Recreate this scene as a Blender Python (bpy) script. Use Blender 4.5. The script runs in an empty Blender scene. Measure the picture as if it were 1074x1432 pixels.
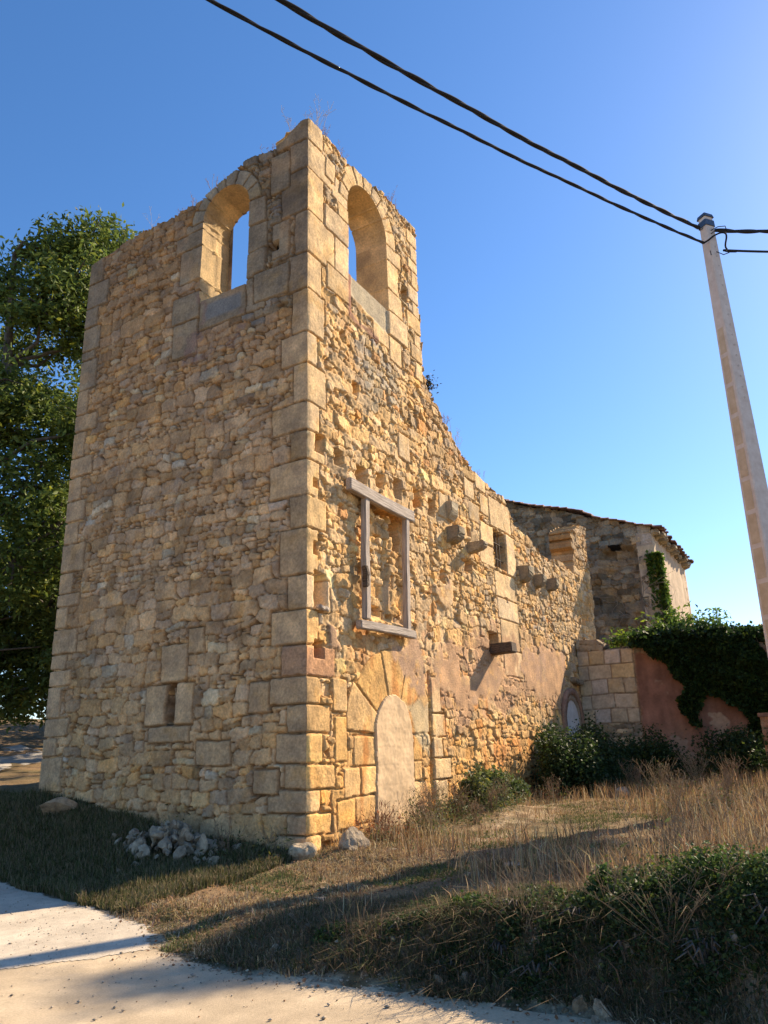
import bpy, math
import numpy as np
R = math.radians
rng = np.random.default_rng(7)
sc = bpy.context.scene
COL = sc.collection

# ------------------------------------------------------------------ camera
W0, H0, F0 = 1074.0, 1432.0, 1075.0
_up = np.array([-100., -3416., F0]); _up /= np.linalg.norm(_up)
_xr = 650.; _X = np.array([_xr, (F0*F0-100.*_xr)/3416., F0]); _X /= np.linalg.norm(_X)
_Y = np.cross(_up, _X)
if _Y[2] < 0: _Y = -_Y
RM = np.stack([_X, _Y, _up])
CAM = np.array([-9.757, -6.986, 1.6])
def P(px, py, axis, val):
    """point of the world plane (axis = val) seen at a place of the photograph"""
    d = RM @ np.array([px-W0/2, py-H0/2, F0]); t = (val-CAM[axis])/d[axis]
    return CAM + t*d
def PD(px, py, dist):
    d = RM @ np.array([px-W0/2, py-H0/2, F0]); return CAM + d*dist/np.hypot(d[0], d[1])
from mathutils import Matrix, Vector
cd = bpy.data.cameras.new('camera'); cam = bpy.data.objects.new('camera', cd); COL.objects.link(cam)
r_, u_, b_ = RM @ [1, 0, 0], RM @ [0, -1, 0], RM @ [0, 0, -1]
cam.matrix_world = Matrix([[r_[i], u_[i], b_[i], CAM[i]] for i in range(3)] + [[0, 0, 0, 1]])
cd.sensor_fit = 'VERTICAL'; cd.sensor_height = 24; cd.lens = 24*F0/H0
cd.clip_start = .05; cd.clip_end = 2000
sc.camera = cam

# ------------------------------------------------------------------ light
SUN_DIR = Vector((.92, -.39, 0)).normalized()
ELEV = 33.5
w = bpy.data.worlds.new("World"); sc.world = w; w.use_nodes = True
nt = w.node_tree; nt.nodes.clear()
sky = nt.nodes.new('ShaderNodeTexSky'); sky.sky_type = 'NISHITA'; sky.sun_disc = False
sky.sun_elevation = R(ELEV); sky.sun_rotation = math.atan2(SUN_DIR.x, SUN_DIR.y)
sky.altitude = 600; sky.air_density = 1.0; sky.dust_density = .36; sky.ozone_density = 2.3
bg = nt.nodes.new('ShaderNodeBackground'); bg.inputs[1].default_value = .110
wo = nt.nodes.new('ShaderNodeOutputWorld')
hs = nt.nodes.new('ShaderNodeHueSaturation'); hs.inputs['Saturation'].default_value = 1.22
nt.links.new(sky.outputs[0], hs.inputs['Color']); tint = nt.nodes.new('ShaderNodeVectorMath'); tint.operation = 'MULTIPLY'; tint.inputs[1].default_value = (1.0, .98, 1.03)
nt.links.new(hs.outputs[0], tint.inputs[0]); nt.links.new(tint.outputs[0], bg.inputs[0]); nt.links.new(bg.outputs[0], wo.inputs[0])
sl = bpy.data.lights.new('sun', 'SUN'); sl.energy = 5.0; sl.angle = R(.53); sl.color = (1, .82, .58)
so = bpy.data.objects.new('sun', sl); COL.objects.link(so)
sd = Vector((SUN_DIR.x*math.cos(R(ELEV)), SUN_DIR.y*math.cos(R(ELEV)), math.sin(R(ELEV))))
so.rotation_euler = sd.to_track_quat('Z', 'Y').to_euler(); so.location = (20, -10, 30)
sc.view_settings.view_transform = 'Standard'; sc.view_settings.look = 'None'
sc.view_settings.exposure = 1.0; sc.view_settings.gamma = 1
try: sc.cycles.max_bounces = 6
except Exception: pass

# ------------------------------------------------------------------ helpers
def link(o, parent=None):
    COL.objects.link(o)
    if parent is not None: o.parent = parent
    return o
def tag(o, label=None, cat=None, group=None, kind=None):
    if label: o['label'] = label
    if cat: o['category'] = cat
    if group: o['group'] = group
    if kind: o['kind'] = kind
    return o
def empty(name, loc=(0, 0, 0), parent=None):
    o = bpy.data.objects.new(name, None); o.location = loc; o.empty_display_size = .2
    return link(o, parent)
def np_mesh(name, V, quads=None, tris=None, col=None, smooth=True, mat=None, parent=None):
    me = bpy.data.meshes.new(name); V = np.asarray(V, np.float32)
    loops, starts, n = [], [], 0
    if quads is not None and len(quads):
        q = np.asarray(quads, np.int32); loops.append(q.ravel()); starts.append(np.arange(len(q))*4); n = len(q)*4
    if tris is not None and len(tris):
        t = np.asarray(tris, np.int32); loops.append(t.ravel()); starts.append(n+np.arange(len(t))*3)
    L = np.concatenate(loops); S = np.concatenate(starts)
    me.vertices.add(len(V)); me.vertices.foreach_set('co', V.ravel())
    me.loops.add(len(L)); me.loops.foreach_set('vertex_index', L)
    me.polygons.add(len(S)); me.polygons.foreach_set('loop_start', S.astype(np.int32))
    if smooth is not False:
        me.polygons.foreach_set('use_smooth', np.ones(len(S), bool) if smooth is True else np.asarray(smooth, bool))
    me.update(calc_edges=True); me.validate()
    if col is not None:
        a = me.color_attributes.new('Col', 'FLOAT_COLOR', 'POINT')
        c = np.ones((len(V), 4), np.float32); c[:, :3] = col; a.data.foreach_set('color', c.ravel())
    if mat: me.materials.append(mat)
    return link(bpy.data.objects.new(name, me), parent)

def _hash(i, j, seed):
    h = (i.astype(np.int64)*374761393 + j.astype(np.int64)*668265263 + seed*1442695041) & 0xFFFFFFFF
    h = ((h ^ (h >> 13))*1274126177) & 0xFFFFFFFF
    h = ((h ^ (h >> 16))*2246822519) & 0xFFFFFFFF
    return ((h ^ (h >> 15)) & 0xFFFFFF)/float(0xFFFFFF)
def vn(x, y, seed=0):
    xi, yi = np.floor(x), np.floor(y); fx, fy = x-xi, y-yi
    fx = fx*fx*(3-2*fx); fy = fy*fy*(3-2*fy)
    a, b, c, d = _hash(xi, yi, seed), _hash(xi+1, yi, seed), _hash(xi, yi+1, seed), _hash(xi+1, yi+1, seed)
    return (a*(1-fx)+b*fx)*(1-fy)+(c*(1-fx)+d*fx)*fy
def fbm(x, y, sc_, oc=3, seed=0, g=.5):
    """centred on 0, about -1..1"""
    x = np.asarray(x, float)/sc_; y = np.asarray(y, float)/sc_
    s, a, t = 0., 1., 0.
    for k in range(oc):
        s = s+a*(vn(x*2**k+13.7*k, y*2**k+7.1*k, seed+k*17)*2-1); t += a; a *= g
    return s/t*1.4
def ss(a, b, x):
    t = np.clip((x-a)/(b-a), 0, 1); return t*t*(3-2*t)
def poly_in(poly, x, y):
    poly = np.asarray(poly); n = len(poly); r = np.zeros(np.shape(x), bool)
    for i in range(n):
        x1, y1 = poly[i]; x2, y2 = poly[(i+1) % n]
        if y1 == y2: continue
        c = ((y1 > y) != (y2 > y)) & (x < (x2-x1)*(y-y1)/(y2-y1)+x1); r ^= c
    return r

# ------------------------------------------------------------------ materials
def mat_attr(name, rough=.95, fine=(38., .35), bump=.5, bump_scale=30., bdist=.01, mottle=None, spec=.2, trans=0):
    """base colour from the mesh's own per-stone / per-leaf colour, broken up by fine noise"""
    m = bpy.data.materials.new(name); m.use_nodes = True; n = m.node_tree.nodes; l = m.node_tree.links
    bs = n['Principled BSDF']; bs.inputs['Roughness'].default_value = rough
    bs.inputs['Specular IOR Level'].default_value = spec
    at = n.new('ShaderNodeVertexColor'); at.layer_name = 'Col'
    out = at.outputs['Color']
    if fine:
        tc = n.new('ShaderNodeTexCoord')
        nz = n.new('ShaderNodeTexNoise'); nz.inputs['Scale'].default_value = fine[0]; nz.inputs['Detail'].default_value = 8
        nz.inputs['Roughness'].default_value = .7; l.new(tc.outputs['Object'], nz.inputs['Vector'])
        mr = n.new('ShaderNodeMapRange'); mr.inputs[1].default_value = .3; mr.inputs[2].default_value = .7
        mr.inputs[3].default_value = 1-fine[1]; mr.inputs[4].default_value = 1+fine[1]*.7; l.new(nz.outputs['Fac'], mr.inputs[0])
        mx = n.new('ShaderNodeVectorMath'); mx.operation = 'SCALE'; l.new(out, mx.inputs[0]); l.new(mr.outputs[0], mx.inputs['Scale'])
        out = mx.outputs[0]
        if mottle:
            n2 = n.new('ShaderNodeTexNoise'); n2.inputs['Scale'].default_value = mottle[0]; n2.inputs['Detail'].default_value = 5
            l.new(tc.outputs['Object'], n2.inputs['Vector'])
            cr = n.new('ShaderNodeValToRGB'); cr.color_ramp.elements[0].position = .35; cr.color_ramp.elements[1].position = .65
            cr.color_ramp.elements[0].color = (*mottle[1], 1); cr.color_ramp.elements[1].color = (*mottle[2], 1)
            l.new(n2.outputs['Fac'], cr.inputs[0])
            m2 = n.new('ShaderNodeVectorMath'); m2.operation = 'MULTIPLY'; l.new(out, m2.inputs[0]); l.new(cr.outputs[0], m2.inputs[1]); out = m2.outputs[0]
        if bump:
            nb = n.new('ShaderNodeTexNoise'); nb.inputs['Scale'].default_value = bump_scale; nb.inputs['Detail'].default_value = 8
            nb.inputs['Roughness'].default_value = .65; l.new(tc.outputs['Object'], nb.inputs['Vector'])
            bp = n.new('ShaderNodeBump'); bp.inputs['Strength'].default_value = bump; bp.inputs['Distance'].default_value = bdist
            l.new(nb.outputs['Fac'], bp.inputs['Height']); l.new(bp.outputs[0], bs.inputs['Normal'])
    l.new(out, bs.inputs['Base Color'])
    if trans:
        tr = n.new('ShaderNodeBsdfTranslucent'); l.new(out, tr.inputs[0]); ms = n.new('ShaderNodeMixShader'); ms.inputs[0].default_value = trans
        l.new(bs.outputs[0], ms.inputs[1]); l.new(tr.outputs[0], ms.inputs[2]); l.new(ms.outputs[0], n['Material Output'].inputs[0])
    return m
def mat_noise(name, c1, c2, scale=8., rough=.9, bump=.3, metal=0., stretch=(1, 1, 1), detail=8, bdist=.01, pos=(.35, .65)):
    m = bpy.data.materials.new(name); m.use_nodes = True; n = m.node_tree.nodes; l = m.node_tree.links
    bs = n['Principled BSDF']; bs.inputs['Roughness'].default_value = rough; bs.inputs['Metallic'].default_value = metal
    tc = n.new('ShaderNodeTexCoord'); mp = n.new('ShaderNodeMapping'); mp.inputs['Scale'].default_value = stretch
    l.new(tc.outputs['Object'], mp.inputs[0])
    nz = n.new('ShaderNodeTexNoise'); nz.inputs['Scale'].default_value = scale; nz.inputs['Detail'].default_value = detail
    nz.inputs['Roughness'].default_value = .65; l.new(mp.outputs[0], nz.inputs['Vector'])
    cr = n.new('ShaderNodeValToRGB'); cr.color_ramp.elements[0].color = (*c1, 1); cr.color_ramp.elements[1].color = (*c2, 1)
    cr.color_ramp.elements[0].position = pos[0]; cr.color_ramp.elements[1].position = pos[1]
    l.new(nz.outputs['Fac'], cr.inputs[0]); l.new(cr.outputs[0], bs.inputs['Base Color'])
    bp = n.new('ShaderNodeBump'); bp.inputs['Strength'].default_value = bump; bp.inputs['Distance'].default_value = bdist
    l.new(nz.outputs['Fac'], bp.inputs['Height']); l.new(bp.outputs[0], bs.inputs['Normal'])
    return m
M_STONE = mat_attr('weathered_limestone', fine=(24., .34), bump=.85, bump_scale=32., bdist=.02, mottle=(2.6, (.76, .75, .76), (1.14, 1.10, 1.02)))
M_PLAST = mat_attr('old_lime_plaster', fine=(14., .16), bump=.45, bump_scale=22., bdist=.008, mottle=(2.2, (.84, .82, .8), (1.1, 1.08, 1.06)))
M_GROUND = mat_attr('dry_soil', fine=(22., .5), bump=.9, bump_scale=40., bdist=.03, mottle=(1.1, (.72, .76, .66), (1.2, 1.12, 1.0)))
M_ROAD = mat_attr('pale_dirt_surface', fine=(60., .22), bump=.6, bump_scale=120., bdist=.008, mottle=(1.4, (.86, .84, .82), (1.08, 1.07, 1.05)))
M_LEAF = mat_attr('leaves', rough=.6, fine=None, trans=.4, spec=.3)
M_GRASS = mat_attr('grass_blades', rough=.8, fine=None, trans=.25)
M_ROCK = mat_attr('rubble_rock', fine=(14., .4), bump=1., bump_scale=16., bdist=.04, mottle=(5., (.7, .68, .64), (1.15, 1.1, 1.0)))
M_BARK = mat_noise('bark', (.05, .04, .03), (.16, .13, .10), 14, stretch=(1, 1, .3), bump=.8, bdist=.03)
M_WOOD = mat_noise('weathered_grey_timber', (.20, .15, .115), (.60, .50, .41), 5, stretch=(.5, 9, 9), bump=1., bdist=.015, pos=(.3, .7))
M_DARKWOOD = mat_noise('dark_rotten_timber', (.04, .028, .02), (.15, .10, .065), 10, stretch=(6, 1, 6), bump=.9, bdist=.02)
M_IRON = mat_noise('rusty_iron', (.05, .035, .03), (.13, .08, .06), 30, rough=.7, metal=.4)
M_CONC = mat_noise('pale_cast_concrete', (.58, .47, .39), (.70, .60, .52), 5, rough=.9, bump=.25)
M_CONC2 = mat_noise('buff_concrete_recess', (.50, .37, .24), (.62, .48, .33), 5, rough=.9, bump=.25)
M_CABLE = mat_noise('black_cable', (.004, .004, .006), (.012, .012, .015), 30, rough=.85, bump=.1)
M_CAP = mat_noise('blue_grey_steel', (.05, .07, .10), (.10, .12, .16), 20, rough=.5, metal=.5)
M_TILE = mat_noise('old_roof_tile', (.10, .05, .035), (.30, .15, .09), 9, bump=.5, bdist=.01)

# ------------------------------------------------------------------ masonry
class Wall:
    """A wall face worked out as a height field over (s, z): stones, joints, holes, then a mask, a rim and a back."""
    def __init__(self, s0, s1, z0, z1, res, seed):
        self.res = res; self.seed = seed
        self.s = np.arange(s0, s1+res*.5, res); self.z = np.arange(z0, z1+res*.5, res)
        self.S, self.Z = np.meshgrid(self.s, self.z)          # rows = z
        self.F1 = np.full(self.S.shape, 9., np.float32); self.F2 = self.F1.copy()
        self.ID = np.zeros(self.S.shape, np.int32)
        self.E = np.zeros(self.S.shape, np.float32)
        self.cs, self.cz = [0.], [0.]; self.c = [(0.4, .3, .2)]; self.off = [0.]; self.tx = [0.]; self.tz = [0.]; self.isb = [False]
        self.rg = np.random.default_rng(seed)
        wx, wz = self.S, self.Z
        self.WS = wx+.045*fbm(wx, wz, .6, 2, seed+1)+.012*fbm(wx, wz, .12, 2, seed+5)
        self.WZ = wz+.06*fbm(wx, wz, .9, 2, seed+2)+.014*fbm(wx, wz, .13, 2, seed+6)
    def win(self, a0, a1, b0, b1):
        i0, i1 = np.searchsorted(self.s, [a0, a1]); j0, j1 = np.searchsorted(self.z, [b0, b1])
        return slice(max(j0, 0), j1), slice(max(i0, 0), i1)
    def new(self, s, z, colf, off, tilt, isb=False):
        self.cs.append(s); self.cz.append(z); self.c.append(colf(s, z, self.rg)); self.off.append(self.rg.normal(0, off))
        self.tx.append(self.rg.normal(0, tilt)); self.tz.append(self.rg.normal(0, tilt)); self.isb.append(isb); return len(self.c)-1
    def rubble(self, rowh, aspect, colf, off=.018, tilt=.09):
        rg = self.rg; z = self.z[0]-.1
        while z < self.z[-1]+.2:
            h = rowh(z)*rg.choice([.5, .8, 1.0, 1.3, 1.7], p=[.15, .25, .3, .2, .1]); s = self.s[0]-.3
            while s < self.s[-1]+.3:
                k = h*rg.uniform(*aspect)
                big = rg.random()
                hh = h*(1.5 if big < .07 else rg.uniform(.75, 1.1)); ww = k*(1.25 if big < .07 else 1)
                parts = [(s+k/2, z+h/2+rg.normal(0, .13)*h, ww, hh)]
                if big > .86: parts = [(s+k/2, z+h*.27, ww, hh*.5), (s+k/2+rg.normal(0, .1)*k, z+h*.77, ww*.9, hh*.5)]
                for (cx, cz, pw, ph) in parts:
                    i = self.new(cx, cz, colf, off, tilt)
                    a = self.win(cx-pw*1.15-.07, cx+pw*1.15+.07, cz-ph*1.25-.09, cz+ph*1.25+.09)
                    if self.S[a].size == 0: continue
                    rot = rg.normal(0, .13)
                    dx = self.WS[a]-cx; dz = self.WZ[a]-cz; dx, dz = dx+rot*dz, dz-rot*dx
                    d = ((np.abs(dx)/(pw/2))**5+(np.abs(dz)/(ph/2))**5)**(1/5)
                    f1, f2, idd, e = self.F1[a], self.F2[a], self.ID[a], None
                    better = d < f1
                    f2n = np.where(better, f1, np.minimum(f2, d)); self.F2[a] = f2n
                    self.F1[a] = np.where(better, d, f1); self.ID[a] = np.where(better, i, idd)
                    self.E[a] = np.where(better, min(pw, ph), self.E[a])
                s += k
            z += h
        self.E = (self.F2-self.F1)*self.E*.5+.010*fbm(self.S, self.Z, .07, 2, self.seed+15)+.006
    def block(self, s0, s1, z0, z1, colf, off=.006, tilt=.006, sd=None):
        i = self.new((s0+s1)/2, (z0+z1)/2, colf, off, tilt, True)
        a = self.win(s0-.12, s1+.12, z0-.12, z1+.12)
        if self.S[a].size == 0: return
        x = self.S[a]+.5*(self.WS[a]-self.S[a]); z = self.Z[a]+.35*(self.WZ[a]-self.Z[a])
        d = np.minimum(np.minimum(x-s0, s1-x), np.minimum(z-z0, z1-z))
        ins = d > 0
        self.ID[a] = np.where(ins, i, self.ID[a]); self.E[a] = np.where(ins, d, np.minimum(self.E[a], -d+.004))
    def ring(self, cs, cz, r0, r1, n, colf, a0=0., a1=math.pi, jit=.1):
        ed = np.linspace(a0, a1, n+1); ed[1:-1] += self.rg.uniform(-jit, jit, n-1)*(a1-a0)/n
        a = self.win(cs-r1-.15, cs+r1+.15, cz-.3, cz+r1+.15)
        x = self.S[a]-cs; z = self.Z[a]-cz; r = np.hypot(x, z); an = np.arctan2(z, x)
        for k in range(n):
            rr = r1*self.rg.uniform(.92, 1.08); am = (ed[k]+ed[k+1])/2
            i = self.new(cs+math.cos(am)*(r0+rr)/2, cz+math.sin(am)*(r0+rr)/2, colf, .006, .01, True)
            d = np.minimum(np.minimum(r-r0+.3, rr-r), np.minimum((an-ed[k])*r, (ed[k+1]-an)*r))
            ins = d > 0
            self.ID[a] = np.where(ins, i, self.ID[a]); self.E[a] = np.where(ins, d, np.minimum(self.E[a], np.maximum(-d, 0)+.004))
    def finish(self, fill, mortar, rough=1., joint=.011, depth=.05):
        ID = self.ID; c = np.array(self.c); cs = np.array(self.cs)[ID]; cz = np.array(self.cz)[ID]
        fl = fill(self.S, self.Z); fl = np.clip(fl+.35*fbm(self.S, self.Z, .7, 3, self.seed+9), 0, 1)
        self.isblk = np.array(self.isb)[ID]
        jw = joint*(1+.8*fbm(self.S, self.Z, .3, 2, self.seed+3)); rd = np.where(self.isblk, .014, .022)
        self.E = self.E+np.where(self.isblk, .007*fbm(self.S, self.Z, .09, 3, self.seed+16), 0)
        p = ss(0, 1, (self.E-jw*.5)/rd)
        dep = (depth*(1-fl)+.007)+np.where(self.S < 0, .022, 0)
        st = np.array(self.off)[ID]+np.array(self.tx)[ID]*(self.S-cs)+np.array(self.tz)[ID]*(self.Z-cz)
        st = np.where(self.isblk, st, st*(1-.6*fl))*np.where(self.S < 0, .55, 1.)
        self.H = p*(st+np.where(self.isblk, .004, .0))-(1-p)*dep
        amp = np.where(self.isblk, .35, 1.)*rough
        self.H += amp*(.012*fbm(self.S, self.Z, .14, 3, self.seed+4)+.009*fbm(self.S, self.Z, .05, 2, self.seed+41))
        ck = ss(.014, .004, self.E)*ss(-.35, .15, fbm(self.S, self.Z, .22, 3, self.seed+23)); self.H -= .045*ck*np.where(self.isblk, .5, 1)
        self.H += .018*fbm(self.S, self.Z, 1.7, 2, self.seed+8)
        colr = c[ID]*(1+.16*fbm(self.S, self.Z, .25, 3, self.seed+11)+.13*fbm(self.S, self.Z, .045, 2, self.seed+12))[..., None]
        warm = ss(.1, .8, fbm(self.S, self.Z, .35, 4, self.seed+19))[..., None]; colr = colr*(1-warm*np.array([-.06, .03, .2]))
        mc = mortar(self.S, self.Z)
        q = ss(0, 1, (self.E-jw*.4)/.02)[..., None]
        smear = (ss(.35, .9, fl+.5*fbm(self.S, self.Z, .35, 3, self.seed+12))*.55*(~self.isblk))[..., None]
        q = q*(1-smear)
        self.C = colr*q+mc*(1-q)
    def hole(self, cs, cz, w, h, depth=.35, dark=None):
        a = self.win(cs-w/2-.1, cs+w/2+.1, cz-h/2-.1, cz+h/2+.1)
        x = (self.S[a]-cs)+.35*(self.WS[a]-self.S[a]); z = (self.Z[a]-cz)+.35*(self.WZ[a]-self.Z[a])
        d = np.minimum(w/2-np.abs(x), h/2-np.abs(z)); k = ss(-.004, .012, d)
        self.H[a] = self.H[a]*(1-k)-depth*k*(1+.12*fbm(self.S[a], self.Z[a], .12, 2, 5))
        if dark is not None: self.C[a] = self.C[a]*(1-k[..., None])+np.array(dark)*k[..., None]
    def patch(self, poly, col, thick=.012, ragged=.16, flat=.96, seed=0, fade=.0, vary=.16):
        poly = np.array(poly); lo, hi = poly.min(0)-.4, poly.max(0)+.4; a = self.win(lo[0], hi[0], lo[1], hi[1])
        S, Z = self.S[a], self.Z[a]
        wS = S+ragged*fbm(S, Z, .5, 4, seed+50); wZ = Z+ragged*fbm(S, Z, .45, 4, seed+60)
        m = poly_in(poly, wS, wZ).astype(float)
        for _ in range(4):
            m[1:-1, 1:-1] = (m[1:-1, 1:-1]*2+m[:-2, 1:-1]+m[2:, 1:-1]+m[1:-1, :-2]+m[1:-1, 2:])/6
        op = 1-fade*ss(-.25, .45, fbm(S, Z, .45, 4, seed+33)+.4*fbm(S, Z, .08, 2, seed+34))
        h = thick+.004*fbm(S, Z, .3, 3, seed)+.01*fbm(S, Z, 1.2, 2, seed+3)
        self.H[a] = self.H[a]*(1-m*flat)+h*m*flat
        cc = np.array(col)*(1+vary*fbm(S, Z, .6, 4, seed+7)+vary*.7*fbm(S*3, Z*.6, .5, 3, seed+8))[..., None]; flat = flat*op; m = m*op
        self.C[a] = self.C[a]*(1-m[..., None])+cc*m[..., None]
    def mesh(self, name, top, frame, openings, thick, mat, parent=None, snap=None, smax=None, rimjit=.02, back=True, extra=None, rimcol=None, zdrop=None):
        """top(s) outline height; frame(s) -> (origin, normal) arrays; openings(s,z) -> True inside an opening"""
        ny, nx = self.S.shape
        cs, cz = np.array(self.cs)[self.ID], np.array(self.cz)[self.ID]
        kb = np.where(self.isblk, 0, .55) if hasattr(self, 'isblk') else .5; fcs = kb*cs+(1-kb)*self.S; fcz = kb*cz+(1-kb)*self.Z
        keepv = fcz < top(fcs)
        if extra is not None: keepv &= extra(fcs, fcz)
        mS = (self.S[:-1, :-1]+self.S[1:, 1:])/2; mZ = (self.Z[:-1, :-1]+self.Z[1:, 1:])/2
        fk = keepv[:-1, :-1] & ~openings(mS, mZ)
        # drop specks: erode/dilate once
        n = np.zeros(fk.shape, int); n[1:-1, 1:-1] = fk[:-2, 1:-1].astype(int)+fk[2:, 1:-1]+fk[1:-1, :-2]+fk[1:-1, 2:]
        inner = np.zeros_like(fk); inner[1:-1, 1:-1] = True
        fk = np.where(inner, fk & (n >= 2), fk)
        S, Z, H = self.S.copy(), self.Z.copy(), self.H.copy()
        if snap is not None: S, Z, H = snap(S, Z, H, self.res)
        O, N, U = frame(S)
        Pos = O+U*0+N*H[..., None]; Pos[..., 2] += Z
        vid = np.arange(ny*nx).reshape(ny, nx)
        q = np.stack([vid[:-1, :-1], vid[:-1, 1:], vid[1:, 1:], vid[1:, :-1]], -1)[fk]
        # boundary edges
        E = []
        def add(m, a, b): E.append(np.stack([a[m], b[m]], -1))
        pad = np.pad(fk, 1); c = pad[1:-1, 1:-1]
        add(c & ~pad[2:, 1:-1], vid[1:, :-1], vid[1:, 1:])       # top
        mm = c & ~pad[:-2, 1:-1]; mm[0, :] = False; add(mm, vid[:-1, 1:], vid[:-1, :-1])  # bottom (not the foot)
        add(c & ~pad[1:-1, 2:], vid[1:, 1:], vid[:-1, 1:])       # right
        add(c & ~pad[1:-1, :-2], vid[:-1, :-1], vid[1:, :-1])    # left
        E = np.concatenate(E)
        used = np.unique(q); remap = -np.ones(ny*nx, int); remap[used] = np.arange(len(used))
        PV = Pos.reshape(-1, 3); V = [PV[used]]; C = [self.C.reshape(-1, 3)[used]]; Q = [remap[q]]; sm = [np.ones(len(q), bool)]
        nb = len(used)
        bv = np.unique(E); rb = -np.ones(ny*nx, int); rb[bv] = np.arange(len(bv))
        p0 = PV[bv]; nn = np.broadcast_to(N, Pos.shape).reshape(-1, 3)[bv]; cc = self.C.reshape(-1, 3)[bv]
        ss_, zz = self.S.reshape(-1)[bv], self.Z.reshape(-1)[bv]; ee = self.E.reshape(-1)[bv]; ids = self.ID.reshape(-1)[bv]
        K = max(3, int(thick/.07)); lay = []
        if rimcol is not None:
            rm_, rc_ = rimcol(ss_, zz, ids); cc = np.where(rm_[:, None], rc_, cc)
        hb = self.H.reshape(-1)[bv]
        # direction out of the solid, in the plane of the wall
        ev = PV[E[:, 1]]-PV[E[:, 0]]; on = np.cross(ev, np.broadcast_to(N, Pos.shape).reshape(-1, 3)[E[:, 0]])
        acc = np.zeros((len(bv), 3)); np.add.at(acc, rb[E[:, 0]], on); np.add.at(acc, rb[E[:, 1]], on)
        acc /= np.linalg.norm(acc, axis=1, keepdims=True)+1e-9
        for k in range(K+1):
            d = thick*k/K
            if k == 0: pp = p0
            else:
                j = (rimjit if rimcol is None else np.where(rm_, rimjit*.35, rimjit))*(fbm(ss_+d*3.1, zz-d*2.3, .12, 2, 77)+.8*fbm(zz+d*5, ss_+d, .4, 2, 78))
                j = j-.022*np.clip(1-ee/.02, 0, 1)
                spl = .3+.25*_hash(ids, ids*3, 5); j = j-.03*np.exp(-((d-spl)/.035)**2)
                pp = p0+nn*(-(d+hb*k/K))[:, None]-acc*(-j)[:, None]
                if zdrop is not None: pp[:, 2] -= zdrop(ss_, zz)*d/thick
            hh = _hash(ids*7+(d > .3+.25*_hash(ids, ids*3, 5)), ids, 9)
            V.append(pp); C.append(cc*(.82+.36*hh)[:, None]*np.array([1.0, .98, .94])); lay.append(nb+k*len(bv))
        e0, e1 = rb[E[:, 0]], rb[E[:, 1]]
        for k in range(K):
            Q.append(np.stack([lay[k]+e1, lay[k]+e0, lay[k+1]+e0, lay[k+1]+e1], -1)); sm.append(np.ones(len(E), bool))
        nb += (K+1)*len(bv)
        if back:
            st = 6; bs, bz = self.s[::st], self.z[::st]; BS, BZ = np.meshgrid(bs, bz)
            O2, N2, _ = frame(BS); th = thick
            BP = O2-N2*th; BP[..., 2] += BZ
            if zdrop is not None: BP[..., 2] -= zdrop(BS, BZ)
            BC = self.C[::st, ::st][:BP.shape[0], :BP.shape[1]]
            fkb = fk[::st, ::st]; ny2, nx2 = BP.shape[:2]; fb = np.zeros((ny2-1, nx2-1), bool)
            a, b = min(ny2-1, fkb.shape[0]), min(nx2-1, fkb.shape[1]); fb[:a, :b] = fkb[:a, :b]
            v2 = nb+np.arange(ny2*nx2).reshape(ny2, nx2)
            Q.append(np.stack([v2[:-1, :-1], v2[1:, :-1], v2[1:, 1:], v2[:-1, 1:]], -1)[fb]); V.append(BP.reshape(-1, 3)); C.append(BC.reshape(-1, 3))
            sm.append(np.ones(int(fb.sum()), bool))
        return np_mesh(name, np.concatenate(V), np.concatenate(Q), None, np.clip(np.concatenate(C), .01, .95), np.concatenate(sm), mat, parent)

def straight(origin, udir, normal):
    o, u, n = map(lambda v: np.array(v, float), (origin, udir, normal))
    def f(S): return o+u*S[..., None], np.broadcast_to(n, S.shape+(3,)), 0.
    return f
def jitter_col(base, v=.12, hue=.06):
    b = np.array(base)
    def f(s, z, rg):
        t_ = rg.normal(0, hue); return np.clip(b*(1+rg.normal(0, v))*np.array([1+t_*.5, 1, 1-1.5*t_]), .02, .9)
    return f
def interp(pts):
    p = np.array(sorted(pts)); return lambda s: np.interp(s, p[:, 0], p[:, 1])

church = tag(empty('ruined_church', (0, 0, .25)), 'ruined tan limestone church with square bell tower and roofless nave wall', 'church')
def under_church(o):
    o.parent = church; o.matrix_parent_inverse = Matrix.Translation((0, 0, -.25)); return o

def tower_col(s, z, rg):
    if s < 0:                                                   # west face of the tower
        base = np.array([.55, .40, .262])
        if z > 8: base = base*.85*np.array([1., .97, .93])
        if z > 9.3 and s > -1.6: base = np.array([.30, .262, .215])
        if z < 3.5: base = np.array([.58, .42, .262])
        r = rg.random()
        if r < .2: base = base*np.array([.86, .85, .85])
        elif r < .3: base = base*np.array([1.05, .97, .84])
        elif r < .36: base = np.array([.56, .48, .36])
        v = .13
    else:
        base = np.array([.70, .515, .295])
        if z > 9.6: base = np.array([.60, .47, .30])
        k = ss(3.2, 1.0, z)*ss(14, 10, s); base = base*(1-k)+np.array([.72, .45, .185])*k
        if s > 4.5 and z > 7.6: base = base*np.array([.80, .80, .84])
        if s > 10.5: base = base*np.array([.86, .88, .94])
        if (s-2.4)**2/.9+(z-8.9)**2/.6 < 1: base = np.array([.52, .45, .34])
        r = rg.random()
        if r < .14: base = base*np.array([.84, .88, .98])
        elif r < .3: base = base*np.array([1.05, .93, .74])
        elif r < .38: base = base*np.array([1.12, 1.12, 1.15])
        elif r < .42 and s > .8: base = base*np.array([.95, .72, .55])
        v = .12
    t_ = rg.normal(0, .05); return np.clip(base*(1+rg.normal(0, v))*np.array([1+t_*.6, 1, 1-1.6*t_]), .03, .85)
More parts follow.
